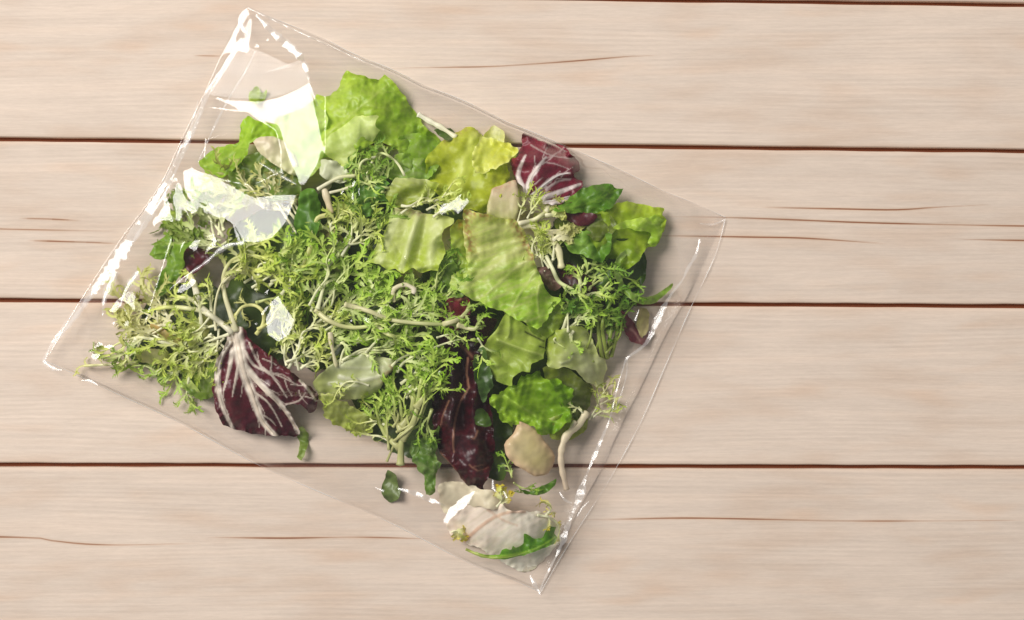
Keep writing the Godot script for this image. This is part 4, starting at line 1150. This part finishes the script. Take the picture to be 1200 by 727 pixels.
func frisee_leaves() -> void:
	var yel := {"rib": rgb8(244, 242, 204), "mid": rgb8(226, 232, 130), "tip": rgb8(190, 212, 76)}
	var pale := {"rib": rgb8(240, 234, 196), "mid": rgb8(226, 224, 150), "tip": rgb8(204, 206, 116)}
	var grn := {"rib": rgb8(238, 238, 192), "mid": rgb8(208, 228, 112), "tip": rgb8(158, 200, 52)}
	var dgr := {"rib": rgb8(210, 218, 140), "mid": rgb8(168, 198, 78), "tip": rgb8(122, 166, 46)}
	var list := [
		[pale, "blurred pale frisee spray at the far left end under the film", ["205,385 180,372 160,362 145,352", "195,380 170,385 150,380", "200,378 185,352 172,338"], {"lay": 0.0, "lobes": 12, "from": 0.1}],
		[yel, "feathery frisee leaf with a green toothed tip pointing left", ["205,405 180,398 158,396 140,402 122,412", "160,398 150,412 146,424"], {"lay": 1.0, "lobes": 9, "size": 20.0, "tip": rgb8(128, 160, 52), "r0": 4.4}],
		[pale, "pale frisee stem lying lowest at the left tip", ["160,424 140,427 120,428 98,429"], {"lay": 0.0, "lobes": 5, "size": 12.0, "from": 0.0, "r0": 1.6, "r1": 1.6}],
		[yel, "yellow frisee sprays under the white stem fork", ["250,395 225,398 200,392 182,402", "252,400 235,412 215,420 196,428", "255,398 240,420 228,436"], {"lay": 1.0, "lobes": 12, "size": 22.0}],
		[yel, "frisee spray with narrow yellow teeth left of the radicchio stalk", ["268,392 250,398 232,404 214,410", "262,396 248,412 240,424", "258,380 238,384 222,378"], {"lay": 2.5, "lobes": 9, "size": 20.0}],
		[grn, "dark green frisee tips below the left yellow sprays", ["205,420 190,432 172,440 160,436", "215,428 206,440 200,452", "222,440 220,456 226,470"], {"lay": -1.0, "lobes": 8, "size": 16.0}],
		[yel, "white forked frisee stem reaching left from the radicchio stalk", ["272,390 258,378 240,366 222,362 200,360 184,362", "244,368 226,352 206,348"], {"lay": 4.2, "lobes": 5, "from": 0.55, "r0": 4.4, "r1": 2.4, "size": 14.0, "rib": rgb8(230, 224, 196)}],
		[yel, "frisee leaf with a thick white stem arching over above the radicchio", ["276,388 270,368 263,345 262,322 272,305 292,299 312,303", "264,330 280,318 300,318"], {"lay": 5.0, "lobes": 10, "from": 0.5, "r0": 4.4, "r1": 1.6, "size": 24.0, "rib": rgb8(226, 220, 178)}],
		[yel, "bright yellow frisee crown at the top of the arching stem", ["300,330 310,312 330,306 350,312", "296,326 318,322 340,324", "290,316 285,300 298,290"], {"lay": 3.0, "lobes": 12, "size": 24.0}],
		[pale, "thin frisee stem looping in a ring left of the foggy patch", ["300,392 308,380 308,366 298,358 284,360 276,370", "302,386 316,378 322,366"], {"lay": 4.0, "lobes": 4, "from": 0.7, "r0": 2.6, "r1": 1.8, "size": 14.0, "rib": rgb8(222, 220, 140)}],
		[yel, "short white frisee stems standing left of the arching stem", ["236,385 234,362 230,342 226,330", "248,372 246,350 243,332"], {"lay": 3.0, "lobes": 6, "from": 0.3, "r0": 3.4, "size": 16.0}],
		[pale, "flat white frisee stem crossing under the thin film crease", ["232,352 228,335 222,322"], {"lay": 4.4, "lobes": 2, "from": 0.8, "r0": 4.6, "r1": 3.6, "size": 10.0, "rib": rgb8(232, 226, 204)}],
		[grn, "curled green frisee crown at the upper left of the heap", ["262,278 250,262 235,250 215,246 204,252", "258,282 240,276 222,272 206,276", "262,270 256,252 244,238", "255,285 236,288 222,284"], {"lay": -2.0, "lobes": 12, "size": 24.0, "wide": 0.055, "mid": rgb8(166, 186, 66), "tip": rgb8(130, 162, 44)}],
		[grn, "loose frisee tip pointing up at the upper left", ["226,250 218,240 208,232", "250,244 238,232 224,226"], {"lay": -1.0, "lobes": 5, "size": 16.0}],
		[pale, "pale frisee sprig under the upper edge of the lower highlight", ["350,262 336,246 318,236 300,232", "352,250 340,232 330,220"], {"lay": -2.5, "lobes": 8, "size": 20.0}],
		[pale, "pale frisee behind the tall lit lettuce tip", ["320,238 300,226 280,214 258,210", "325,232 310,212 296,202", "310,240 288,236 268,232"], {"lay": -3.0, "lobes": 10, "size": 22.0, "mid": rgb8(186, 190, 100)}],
		[grn, "green frisee tuft below the two white highlights", ["300,340 310,315 325,298 345,290", "330,345 345,325 365,312", "315,335 335,318 350,300"], {"lay": 2.5, "lobes": 12, "size": 24.0}],
		[grn, "broad green frisee mass left of the pale rib lettuce", ["370,372 385,350 400,330 420,315", "380,378 405,358 430,345", "365,365 370,340 385,318", "390,372 420,366 445,350"], {"lay": 1.5, "lobes": 13, "size": 26.0}],
		[grn, "light green frisee stem branching up left of the pale rib lettuce", ["372,362 378,340 384,318 382,298 374,284", "384,312 396,300 402,290"], {"lay": 4.0, "lobes": 9, "from": 0.35, "r0": 3.4, "size": 20.0}],
		[yel, "yellowish frisee under the cream stem stub", ["400,300 410,282 412,262 404,246", "405,290 420,278 432,264", "396,286 388,270 394,254"], {"lay": 2.0, "lobes": 10, "size": 20.0}],
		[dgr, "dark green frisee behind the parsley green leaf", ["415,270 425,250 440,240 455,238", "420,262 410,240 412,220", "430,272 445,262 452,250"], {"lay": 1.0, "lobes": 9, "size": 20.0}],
		[grn, "thin pale frisee stem hooked above the parsley green leaf", ["474,206 466,192 454,182 444,180 436,190", "436,190 430,205 436,220", "440,184 424,190 420,206"], {"lay": 4.0, "lobes": 5, "from": 0.5, "r0": 1.6, "r1": 1.4, "size": 14.0}],
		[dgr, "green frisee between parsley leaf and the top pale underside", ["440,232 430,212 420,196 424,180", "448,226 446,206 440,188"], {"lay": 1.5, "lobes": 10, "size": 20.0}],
		[yel, "yellow green frisee wisps above the pale rib lettuce", ["470,250 482,242 498,236 512,232", "510,250 520,244 534,240", "500,246 512,240 528,234"], {"lay": 4.0, "lobes": 8, "size": 16.0, "r0": 1.6}],
		[grn, "long pale frisee stem with its fork over the dark radicchio", ["404,357 430,364 455,374 480,378 508,380 530,380 548,382", "520,380 538,374 550,362 556,358", "536,381 556,386 562,376"], {"lay": 5.4, "lobes": 7, "from": 0.62, "r0": 3.6, "r1": 2.0, "size": 14.0, "rib": rgb8(222, 216, 166), "mid": rgb8(160, 182, 90)}],
		[grn, "long pale frisee stem sagging below its forked neighbour", ["370,363 382,374 400,382 420,384 440,380 458,374", "440,381 455,392 470,396"], {"lay": 5.2, "lobes": 6, "from": 0.65, "r0": 3.8, "r1": 2.0, "size": 16.0, "rib": rgb8(220, 216, 160)}],
		[grn, "tangled green frisee below the pale rib lettuce", ["440,372 455,352 475,340 495,334", "450,380 480,362 505,350", "462,366 490,368 516,362", "430,360 436,338 446,324"], {"lay": 2.0, "lobes": 12, "size": 22.0}],
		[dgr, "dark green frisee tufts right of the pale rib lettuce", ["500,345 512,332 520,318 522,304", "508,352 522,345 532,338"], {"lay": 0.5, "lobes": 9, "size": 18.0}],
		[grn, "green frisee under the sagging long stem", ["385,420 400,402 425,396 450,400", "400,425 425,412 455,410 480,405", "380,410 388,394 400,388", "430,418 452,408 476,396 500,394"], {"lay": 1.5, "lobes": 12, "size": 22.0}],
		[yel, "yellow frisee right of the front radicchio's tip", ["338,432 346,415 352,398 350,380", "345,425 360,412 375,404", "340,425 330,408 336,392", "352,432 366,424 380,420"], {"lay": 2.0, "lobes": 10, "size": 18.0}],
		[yel, "yellow frisee wisps behind the foggy film patch", ["352,400 362,385 378,376 392,372", "345,392 340,372 348,356"], {"lay": 2.0, "lobes": 10, "size": 20.0}],
		[yel, "yellow frisee sprig lying on the pale green chunk", ["432,452 420,448 406,448 396,458 392,466"], {"lay": 4.6, "lobes": 7, "size": 12.0, "r0": 1.6, "from": 0.1}],
		[grn, "frisee crown branching from the thick cut stem, bottom left of the dark radicchio", ["469,545 470,520 471,495 468,470 462,452", "471,515 484,495 490,470 494,445 505,425", "468,525 452,510 444,492 440,478", "471,500 482,482 484,455 478,432", "470,505 460,485 446,470", "488,478 500,462 512,452"], {"lay": 4.0, "lobes": 9, "from": 0.35, "r0": 5.6, "r1": 1.4, "size": 20.0, "rib": rgb8(190, 190, 128)}],
		[grn, "frisee fringe against the left side of the dark radicchio", ["470,450 485,438 500,430 516,424", "476,462 492,452 508,448", "465,436 474,424 490,416 508,412"], {"lay": 3.6, "lobes": 9, "size": 18.0, "wide": 0.045}],
		[yel, "yellowish frisee left of the thick cut stem", ["462,520 446,512 430,510 418,506", "455,500 440,494 424,496", "450,490 436,480 426,470"], {"lay": 1.0, "lobes": 7, "size": 14.0}],
		[grn, "green frisee fronds lying across the top of the dark radicchio", ["508,408 524,402 540,398 556,400", "512,396 528,392 544,398", "560,396 566,408 564,422"], {"lay": 4.0, "lobes": 7, "size": 15.0, "r0": 1.6}],
		[dgr, "dark frisee in the gap beside the rocket standing in the middle", ["500,470 494,490 490,510", "506,480 500,500 504,515"], {"lay": 0.0, "lobes": 7, "size": 16.0}],
		[yel, "yellow frisee tuft in the bend of the pale arched stem", ["638,318 634,302 632,288 636,276", "645,312 648,298 642,286", "630,300 626,285 630,272"], {"lay": 2.5, "lobes": 11, "size": 15.0, "r0": 1.4}],
		[yel, "yellow frisee wisp between the radicchio and pink cut piece", ["606,262 610,248 614,236 618,228", "618,256 624,244 628,236"], {"lay": 3.0, "lobes": 7, "size": 14.0, "r0": 1.4}],
		[pale, "pale frisee fork left of the deep green leaf", ["608,262 625,258 638,250 650,242", "636,252 648,252 656,248", "640,248 644,240 650,236"], {"lay": 4.2, "lobes": 5, "from": 0.6, "r0": 3.2, "r1": 2.4, "size": 12.0, "wide": 0.13, "mid": rgb8(206, 212, 120)}],
		[pale, "pale frisee flag beside the mid green lettuce leaf", ["648,282 656,276 666,272"], {"lay": 4.4, "lobes": 5, "from": 0.3, "r0": 3.0, "r1": 2.0, "size": 12.0, "wide": 0.2}],
		[grn, "green frisee sprig with a pale stem, right of the browned lettuce", ["640,300 648,316 655,330 668,338 682,346 690,350", "678,345 680,332 678,322", "684,348 698,344 706,346"], {"lay": 4.0, "lobes": 7, "from": 0.5, "r0": 2.6, "r1": 2.2, "size": 15.0}],
		[grn, "upright green sprig with parallel stems above the translucent lettuce", ["712,420 708,400 706,380 712,362 722,344", "706,420 702,395 700,372 694,360 676,362", "716,418 722,396 724,374 728,356", "710,420 715,395 718,372", "700,372 690,356 678,352"], {"lay": 2.8, "lobes": 9, "from": 0.4, "r0": 3.0, "r1": 1.8, "size": 15.0, "wide": 0.045, "tip": rgb8(96, 144, 40), "mid": rgb8(128, 164, 58), "rib": rgb8(150, 164, 74)}],
		[grn, "small green frisee tips between the browned and translucent lettuce", ["660,386 664,372 668,362 662,350", "668,384 680,374 690,368", "672,388 668,396 672,402"], {"lay": 2.6, "lobes": 8, "size": 15.0, "wide": 0.045}],
		[yel, "yellow frisee tuft by the lower right seam", ["690,492 698,480 702,468 700,458", "694,490 706,482 716,482", "686,488 676,478 664,478"], {"lay": 1.0, "lobes": 7, "size": 13.0, "r0": 1.4}],
		[pale, "pale frisee tuft above the plum scrap at lower right", ["700,470 708,460 714,450", "704,474 714,468 718,460"], {"lay": 0.0, "lobes": 5, "size": 12.0, "r0": 1.6}],
		[yel, "yellow frisee curl behind the rocket leaf in the bottom corner", ["630,604 642,606 652,612 656,622 652,634", "640,604 646,596 640,590"], {"lay": 4.0, "lobes": 7, "size": 12.0, "r0": 2.0, "tip": rgb8(214, 196, 50)}],
		[yel, "tiny yellow frisee tip on the bottom endive piece", ["582,594 588,586 586,576", "529,624 536,622 542,628"], {"lay": 5.0, "lobes": 4, "size": 9.0, "wide": 0.14, "r0": 1.6, "tip": rgb8(222, 196, 40)}],
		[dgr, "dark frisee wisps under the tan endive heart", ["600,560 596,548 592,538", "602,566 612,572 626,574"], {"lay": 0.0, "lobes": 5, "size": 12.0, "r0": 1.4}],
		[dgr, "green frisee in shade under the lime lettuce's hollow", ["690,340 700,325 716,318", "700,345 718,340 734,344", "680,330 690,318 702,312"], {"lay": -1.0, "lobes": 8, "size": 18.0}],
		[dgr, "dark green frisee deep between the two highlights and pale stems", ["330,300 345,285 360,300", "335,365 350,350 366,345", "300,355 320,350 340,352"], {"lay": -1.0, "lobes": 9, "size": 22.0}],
	]
	for a in list:
		var o: Dictionary = a[0].duplicate()
		o.merge(a[3], true)
		frisee(a[1], a[2], o)


# ---------------------------------------------------------------- the film bag
const CORNERS := [Vector2(290, 9), Vector2(850, 256), Vector2(632, 697), Vector2(49, 425)]   # top, right, bottom, left


func bag_point(u: float, v: float) -> Vector2:
	var a: Vector2 = CORNERS[0].lerp(CORNERS[1], u)
	var b: Vector2 = CORNERS[3].lerp(CORNERS[2], u)
	var q := a.lerp(b, v)
	# the edges are not quite straight
	q.x += 17.0 * exp(-pow((v - 0.48) / 0.2, 2)) * pow(1.0 - u, 3)
	q += Vector2(-0.40, 0.91) * (-absf(soft.get_noise_2d(u * 3.0, 4.0)) * (1.0 - v) + soft.get_noise_2d(u * 3.5, 9.0) * v) * 5.0
	q += Vector2(0.90, 0.42) * (soft.get_noise_2d(v * 3.0, 14.0) * (1.0 - u) + soft.get_noise_2d(v * 3.0, 19.0) * u) * 4.0
	return q


func drape() -> PackedFloat32Array:          # the film as a sheet pulled tight over the leaves and down to the seams
	var o := PackedVector2Array(CORNERS)
	var f := PackedFloat32Array()
	f.resize(TW * TH)
	var low := PackedFloat32Array()
	low.resize(TW * TH)
	var free := PackedInt32Array()
	for j in TH:
		for i in TW:
			var p := Vector2(i * 10.0, j * 10.0)
			var k := j * TW + i
			f[k] = 0.7
			if i > 0 and j > 0 and i < TW - 1 and j < TH - 1 and Geometry2D.is_point_in_polygon(p, o) and edge_distance(p, o) > 5.0:
				free.append(k)
				var t := 0.0       # the highest leaf in the cells that meet here
				for b in [k, k - 1, k - TW, k - TW - 1]:
					t = maxf(t, top[b])
				low[k] = t + 1.6 + 9.0 * exp(-Geometry2D.get_closest_point_to_segment(p, Vector2(430, 125), Vector2(640, 200)).distance_squared_to(p) / 500.0)
				f[k] = low[k]
	var high := low.duplicate()       # the film is too stiff to follow single tips
	for n in 2:
		for k in free:
			var m := 0.0
			for b in [k - 1, k + 1, k - TW, k + TW]:
				m = maxf(m, low[b])
			high[k] = maxf(low[k], lerpf(low[k], m, 0.75))
		low = high.duplicate()
	for k in free:
		f[k] = low[k]
	for n in 160:
		for k in free:
			f[k] = maxf(low[k], 0.25 * (f[k - 1] + f[k + 1] + f[k - TW] + f[k + TW]) - 0.05)
	return f


func spline(f: PackedFloat32Array, x: float, y: float) -> float:
	var fx := clampf(x / 10.0, 1.0, TW - 3.001)
	var fy := clampf(y / 10.0, 1.0, TH - 3.001)
	var i := int(fx)
	var j := int(fy)
	var a := fx - i
	var b := fy - j
	var wa := [(1 - a) * (1 - a) * (1 - a) / 6.0, (3 * a * a * a - 6 * a * a + 4) / 6.0, (-3 * a * a * a + 3 * a * a + 3 * a + 1) / 6.0, a * a * a / 6.0]
	var wb := [(1 - b) * (1 - b) * (1 - b) / 6.0, (3 * b * b * b - 6 * b * b + 4) / 6.0, (-3 * b * b * b + 3 * b * b + 3 * b + 1) / 6.0, b * b * b / 6.0]
	var h := 0.0
	for n in 4:
		var k := (j + n - 1) * TW + i - 1
		h += wb[n] * (wa[0] * f[k] + wa[1] * f[k + 1] + wa[2] * f[k + 2] + wa[3] * f[k + 3])
	return h


# flat taut panels of the film: [outline, anchor, height there in mm, slope to the right and down (mm per mm), fall-off outside]
func panels() -> Array:
	return [
		[pts("253,115 275,117 292,118 310,118 330,113 348,105 363,96 368,110 373,125 376,150 377,177 372,195 360,214 354,218 345,200 336,178 331,160 327,147 312,142 297,138 275,126"), Vector2(350, 150), 27.5, 0.23, 0.19, 0.42],
		[pts("325,345 334,360 345,375 340,392 326,402 314,394 311,372"), Vector2(325, 372), 27.0, 0.27, 0.21, 0.40],
		[pts("214,200 227,197 248,206 270,217 286,226 300,232 322,229 348,228 343,242 335,262 326,273 318,280 300,285 285,284 279,272 275,262 264,253 250,245 235,237 222,236 216,222"), Vector2(300, 250), 29.5, 0.24, 0.19, 0.42],
		[pts("380,112 450,112 520,146 606,168 616,215 565,242 500,228 440,208 380,200"), Vector2(500, 180), 25.0, 0.02, 0.03, 0.95],
		[pts("200,278 240,288 262,292 300,330 300,350 280,400 190,405 168,380"), Vector2(230, 340), 22.0, 0.0, 0.02, 0.95],
		[pts("240,162 288,148 318,158 330,182 336,204 300,220 262,204 238,186"), Vector2(290, 185), 18.5, 0.0, 0.03, 0.95],
	]


func film_height(f: PackedFloat32Array, x: float, y: float, e: float) -> float:
	var h := spline(f, x, y)
	var w := clampf((e - 4.0) / 22.0, 0, 1) * (1.0 - exp(-Vector2(x, y).distance_squared_to(Vector2(540, 195)) / 3500.0))
	# creases of the film: sharp folds that fan in from the seams, soft dents over the leaves
	var fan := soft.get_noise_2d(x * 0.012 + 30.0, y * 0.012)
	h += w * (1.0 - absf(soft.get_noise_2d((x + y * 0.5) * 0.020 + fan, (y - x * 0.5) * 0.007)) * 2.0) * 0.40
	h += w * (absf(soft.get_noise_2d(x * 0.011 - 9.0, y * 0.027 + fan)) * 0.6)
	h += w * soft.get_noise_2d(x * 0.05, y * 0.05 + 50.0) * 0.08
	for p in panel_list:
		var q := Vector2(x, y)
		var box: Rect2 = p[6]
		if not box.has_point(q):
			continue
		var d := 0.0
		if not Geometry2D.is_point_in_polygon(q, p[0]):
			d = edge_distance(q, p[0]) * S * 1000.0
		var b: float = p[2] + (p[3] * (x - p[1].x) + p[4] * (y - p[1].y)) * S * 1000.0 - p[5] * d
		h = maxf(h, b)
	return h


var panel_list := []


func plastic_bag() -> void:
	var root := thing("plastic_bag", "clear flat film bag with creased seams, filled with mixed salad", "plastic bag", "", at(450, 350, 0))
	var f := drape()
	panel_list = panels()
	for p in panel_list:
		var b := Rect2(p[0][0], Vector2.ZERO)
		for q in p[0]:
			b = b.expand(q)
		p.append(b.grow(60.0))
		var need := 0.0       # the panel lies on whatever leaf reaches up to it
		for q in p[0]:
			need = maxf(need, spline(f, q.x, q.y) - (p[3] * (q.x - p[1].x) + p[4] * (q.y - p[1].y)) * S * 1000.0)
		p[2] = clampf(need + 0.3, p[2], p[2] + 9.0)
	var nu := 236
	var nv := 192
	var o := PackedVector2Array(CORNERS)
	var front := Geo.new()
	for j in nv + 1:
		for i in nu + 1:
			var u := float(i) / nu
			var v := float(j) / nv
			var q := bag_point(u, v)
			var e := minf(minf(u, 1 - u) * 620.0, minf(v, 1 - v) * 490.0)
			var h := film_height(f, q.x, q.y, e) if e > 3.0 else 0.7
			front.put(at(q.x, q.y, h), Color.WHITE)
	for j in nv:
		for i in nu:
			var a := j * (nu + 1) + i
			front.quad(a, a + 1, a + nu + 1, a + nu + 2)
	part("front_film", front, M.film, root)
	var back := Geo.new()
	for j in 21:
		for i in 25:
			var q := bag_point(i / 24.0, j / 20.0)
			back.put(at(q.x, q.y, 0.25 + 0.12 * soft.get_noise_2d(q.x * 0.02, q.y * 0.02)), Color.WHITE)
	for j in 20:
		for i in 24:
			var a := j * 25 + i
			back.quad(a, a + 1, a + 25, a + 26)
	part("back_film", back, M.film, root)

	var eg := Geo.new()
	for v in 2:
		var text := ""
		for k in 25:
			var q := bag_point(k / 24.0, v)
			text += "%.1f,%.1f " % [q.x, q.y]
		edge_line(eg, f, text, 0.4)
	part("film_edge", eg, M.edge, root)
	eg = Geo.new()
	edge_line(eg, f, "850,257 838,300 810,360 779,431 750,497 712,566 670,632 632,697", 0.5)
	part("film_edge", eg, M.edge, root)
	var hem := Geo.new()
	var ha := smooth_path(pts("850,257 838,300 810,360 779,431 750,497 712,566 670,632 632,697"), 12.0)
	for k in ha.size():
		var b := bag_point(0.985, float(k) / (ha.size() - 1))
		hem.put(at(b.x, b.y, 0.9), Color.WHITE)
		hem.put(at(ha[k].x, ha[k].y, 0.6), Color.WHITE)
		if k > 0:
			hem.quad(k * 2 - 2, k * 2 - 1, k * 2, k * 2 + 1)
	part("hem", hem, M.film, root)
	# the crumpled seam along the left side
	var seam := Geo.new()
	strip(seam, f, "283,45 262,78 243,108 228,145 214,172 187,225 160,268 138,302 118,330 95,358 62,402 50,424", "2.4 2.2 2 2.6 3 3.4 5 7.5 6 4.4 3.2 1.6", FACE, 0.15, 1.2, 3.6)
	strip(seam, f, "281,52 262,84 246,108 232,140 216,176 192,228 166,268 146,298", "1 2 1.4 2.4 2 2.6 3 0.6", FACE, 0.3, 2.0, 2.2)
	strip(seam, f, "112,336 98,358 80,382 62,404", "0.6 3.4 2.6 1.0", FACE, 0.2, 2.4, 3.0)
	strip(seam, f, "299,60 286,86 270,112 256,138 242,168 232,190", "0.8 1.6 1.2 1.4 1.2 0.5", FACE, 0.5, 1.4)
	strip(seam, f, "232,118 226,140 221,158", "0.5 1.6 0.4", FACE, 0.3, 1.2)
	part("side_seam", seam, M.seam, root)
	var flap := Geo.new()
	var fo := pts("244,111 262,80 283,48 293,56 310,62 330,72 345,78 352,70 360,85 364,97 345,106 330,111 310,116 275,115")
	var fc := flap.put(at(310, 85, 12.3), Color.WHITE)
	for q in fo:
		flap.put(at(q.x, q.y, 12.0 + (0.23 * (q.x - 310) + 0.17 * (q.y - 85)) * 0.45), Color.WHITE)
	for k in fo.size():
		flap.tri(fc, 1 + k, 1 + (k + 1) % fo.size())
	part("folded_flap", flap, M.flap, root)
	for c in [
		["300,17 320,38 352,67 362,93", "1.2 3.8 5.0 0.8", FACE, 0.12, 6.0],
		["289,10 281,22 288,40 292,58", "1.0 3.4 2.6 0.5", FACE, 0.2, 3.0],
		["290,9 330,28 400,60 450,82", "1.0 1.0 0.7 0.2", FACE, 0.5, 1.5],
		["286,284 262,290 240,308 212,328 198,340", "2.6 3.4 2.4 1.4 0.4", FACE, 0.35, 1.5],
		["362,97 368,112 372,124", "0.6 1.6 0.8", FACE, 0.4, 2.0],
		["162,318 152,332 146,343 140,360", "2.5 4.0 2.6 0.5", FACE, 0.3, 1.0],
		["304,191 324,203 347,216", "0.6 2.4 0.5", FACE, 0.6, 1.0],
		["135,318 128,334 122,350 120,370", "5.0 5.5 2.6 0.6", FACE, 0.3, 1.2],
		["50,424 62,432 72,434", "2.0 3.2 0.6", FACE, 0.4, 0.8],
		["95,446 106,447 114,452", "0.5 1.8 0.4", FACE, 0.3, 0.8],
		["440,572 450,576", "0.6 1.6", FACE, 0.3, 1.0],
		["466,573 485,578 504,586 522,593", "0.8 2.6 3.2 0.6", FACE_B, 0.2, 2.0],
		["521,613 530,600 544,588 556,576", "2.0 5.4 5.0 0.4", FACE_B, 0.1, 5.0],
		["577,562 578,572 582,577", "0.4 2.2 0.6", FACE_B, 0.3, 1.5],
		["590,576 594,584", "0.8 2.0", FACE_R, 0.3, 1.5],
		["621,675 627,686 633,697", "1.8 2.4 0.4", FACE_B, 0.3, 0.6],
		["749,363 744,376", "0.5 1.4", FACE_R, 0.3, 1.2],
		["690,588 682,596 676,606", "0.4 1.6 0.8", FACE_R, 0.3, 1.0],
		["656,577 662,586 670,590", "0.4 2.0 0.5", FACE_B, 0.3, 1.5],
	]:
		var g := Geo.new()
		strip(g, f, c[0], c[1], c[2], c[3], c[4], 3.0, true)
		part("film_crease", g, M.seam, root)
	var right := Geo.new()
	strip(right, f, "820,280 816,298 806,315 800,328 786,346 775,366 760,398 750,409 735,420 730,433 722,460 715,490 702,522 688,555 680,580 668,610 655,645 640,675 631,697", "0.8 2.0 1.0 1.8 4.0 2.8 1.4 0.8 0.8 0.8 1.4 2.6 1.2 4.8 1.2 4.0 1.2 1.4 0.6", FACE_R, 0.15, 1.0, 6.0)
	strip(right, f, "735,422 734,440 728,462 720,482", "0.5 0.8 0.8 0.4", FACE_R, 0.5, 1.0)
	strip(right, f, "850,257 836,263 820,262", "0.4 1.4 0.4", FACE_R, 0.4, 1.0)
	part("side_seam", right, M.seam, root)
	var tuck := Geo.new()
	for q in [[790, 279], [818, 280], [796, 300], [813, 300], [797, 322], [802, 324]]:
		tuck.put(at(q[0], q[1], 2.0 + (q[1] - 279) * 0.05), Color.WHITE)
	tuck.quad(0, 1, 2, 3)
	tuck.quad(2, 3, 4, 5)
	part("folded_flap", tuck, M.flap, root)


const FACE := Vector3(-0.19, 0.96, -0.20)
const FACE_B := Vector3(-0.29, 0.914, -0.28)
const FACE_R := Vector3(-0.34, 0.91, -0.23)


func edge_line(g: Geo, f: PackedFloat32Array, text: String, r: float) -> void:
	var line := smooth_path(pts(text), 8.0)
	var mid := PackedVector3Array()
	var cols := PackedColorArray()
	var rad := PackedFloat32Array()
	for q in line:
		mid.append(at(q.x, q.y, 1.0))
		cols.append(Color.WHITE)
		rad.append(r * S * clampf(0.7 + 0.9 * soft.get_noise_2d(q.x * 0.02, q.y * 0.02), 0.15, 1.3))
	tube(g, mid, rad, cols, 0.6, 5)


func base_height(f: PackedFloat32Array, q: Vector2) -> float:     # the film's height, evened out
	var h := 0.0
	for d in [Vector2(-14, 0), Vector2(14, 0), Vector2(0, -14), Vector2(0, 14)]:
		h += 0.25 * spline(f, q.x + d.x, q.y + d.y)
	return maxf(h, 0.8)


# a fold of film: a narrow, slightly rounded strip that stands at a slant
func strip(g: Geo, f: PackedFloat32Array, text: String, widths: String, slant: Vector3, arc: float, lift: float, climb := 1.2, level := false) -> void:
	var corners := pts(text)
	var line := smooth_path(corners, 3.0)
	var ws := widths.split_floats(" ")
	var n := line.size()
	var mid := PackedVector3Array()
	var key := corners[0].x
	var flat_at := 0.0
	for q in line:
		flat_at = maxf(flat_at, base_height(f, q))
	var rise := 0.0       # the fold is crinkled: it climbs, drops back and climbs again
	var most := climb
	for k in n:
		var q := line[k]
		if k > 0:
			var run := (q - line[k - 1]) * S * 1000.0
			rise -= (slant.x * run.x + slant.z * run.y) / slant.y
			if absf(rise) > most:
				rise *= 0.15
				most = climb * (1.1 + 0.8 * soft.get_noise_2d(k * 3.1, key))
		mid.append(at(q.x, q.y, maxf((flat_at if level else base_height(f, q)) + lift + rise, 0.5)))
	var last := -1
	for k in n:
		var s := float(k) / (n - 1) * (ws.size() - 1)
		var i := mini(int(s), ws.size() - 2)
		var w := lerpf(ws[i], ws[i + 1], s - i) * S * (1.0 + 0.45 * soft.get_noise_2d(k * 0.35, key))
		var t := (mid[mini(k + 1, n - 1)] - mid[maxi(k - 1, 0)]).normalized()
		var up := (slant + Vector3(soft.get_noise_2d(k * 0.22, key + 9.0), 0, soft.get_noise_2d(k * 0.22, key + 31.0)) * 0.07)
		up = (up - t * up.dot(t)).normalized()
		var side := t.cross(up)
		var first := g.v.size()
		for m in 5:
			var o := (m - 2) * 0.5
			g.put(mid[k] + side * o * w - up * (o * o * arc * 0.5 * w), Color.WHITE)
		if last >= 0:
			for m in 4:
				g.quad(last + m, last + m + 1, first + m, first + m + 1)
		last = first
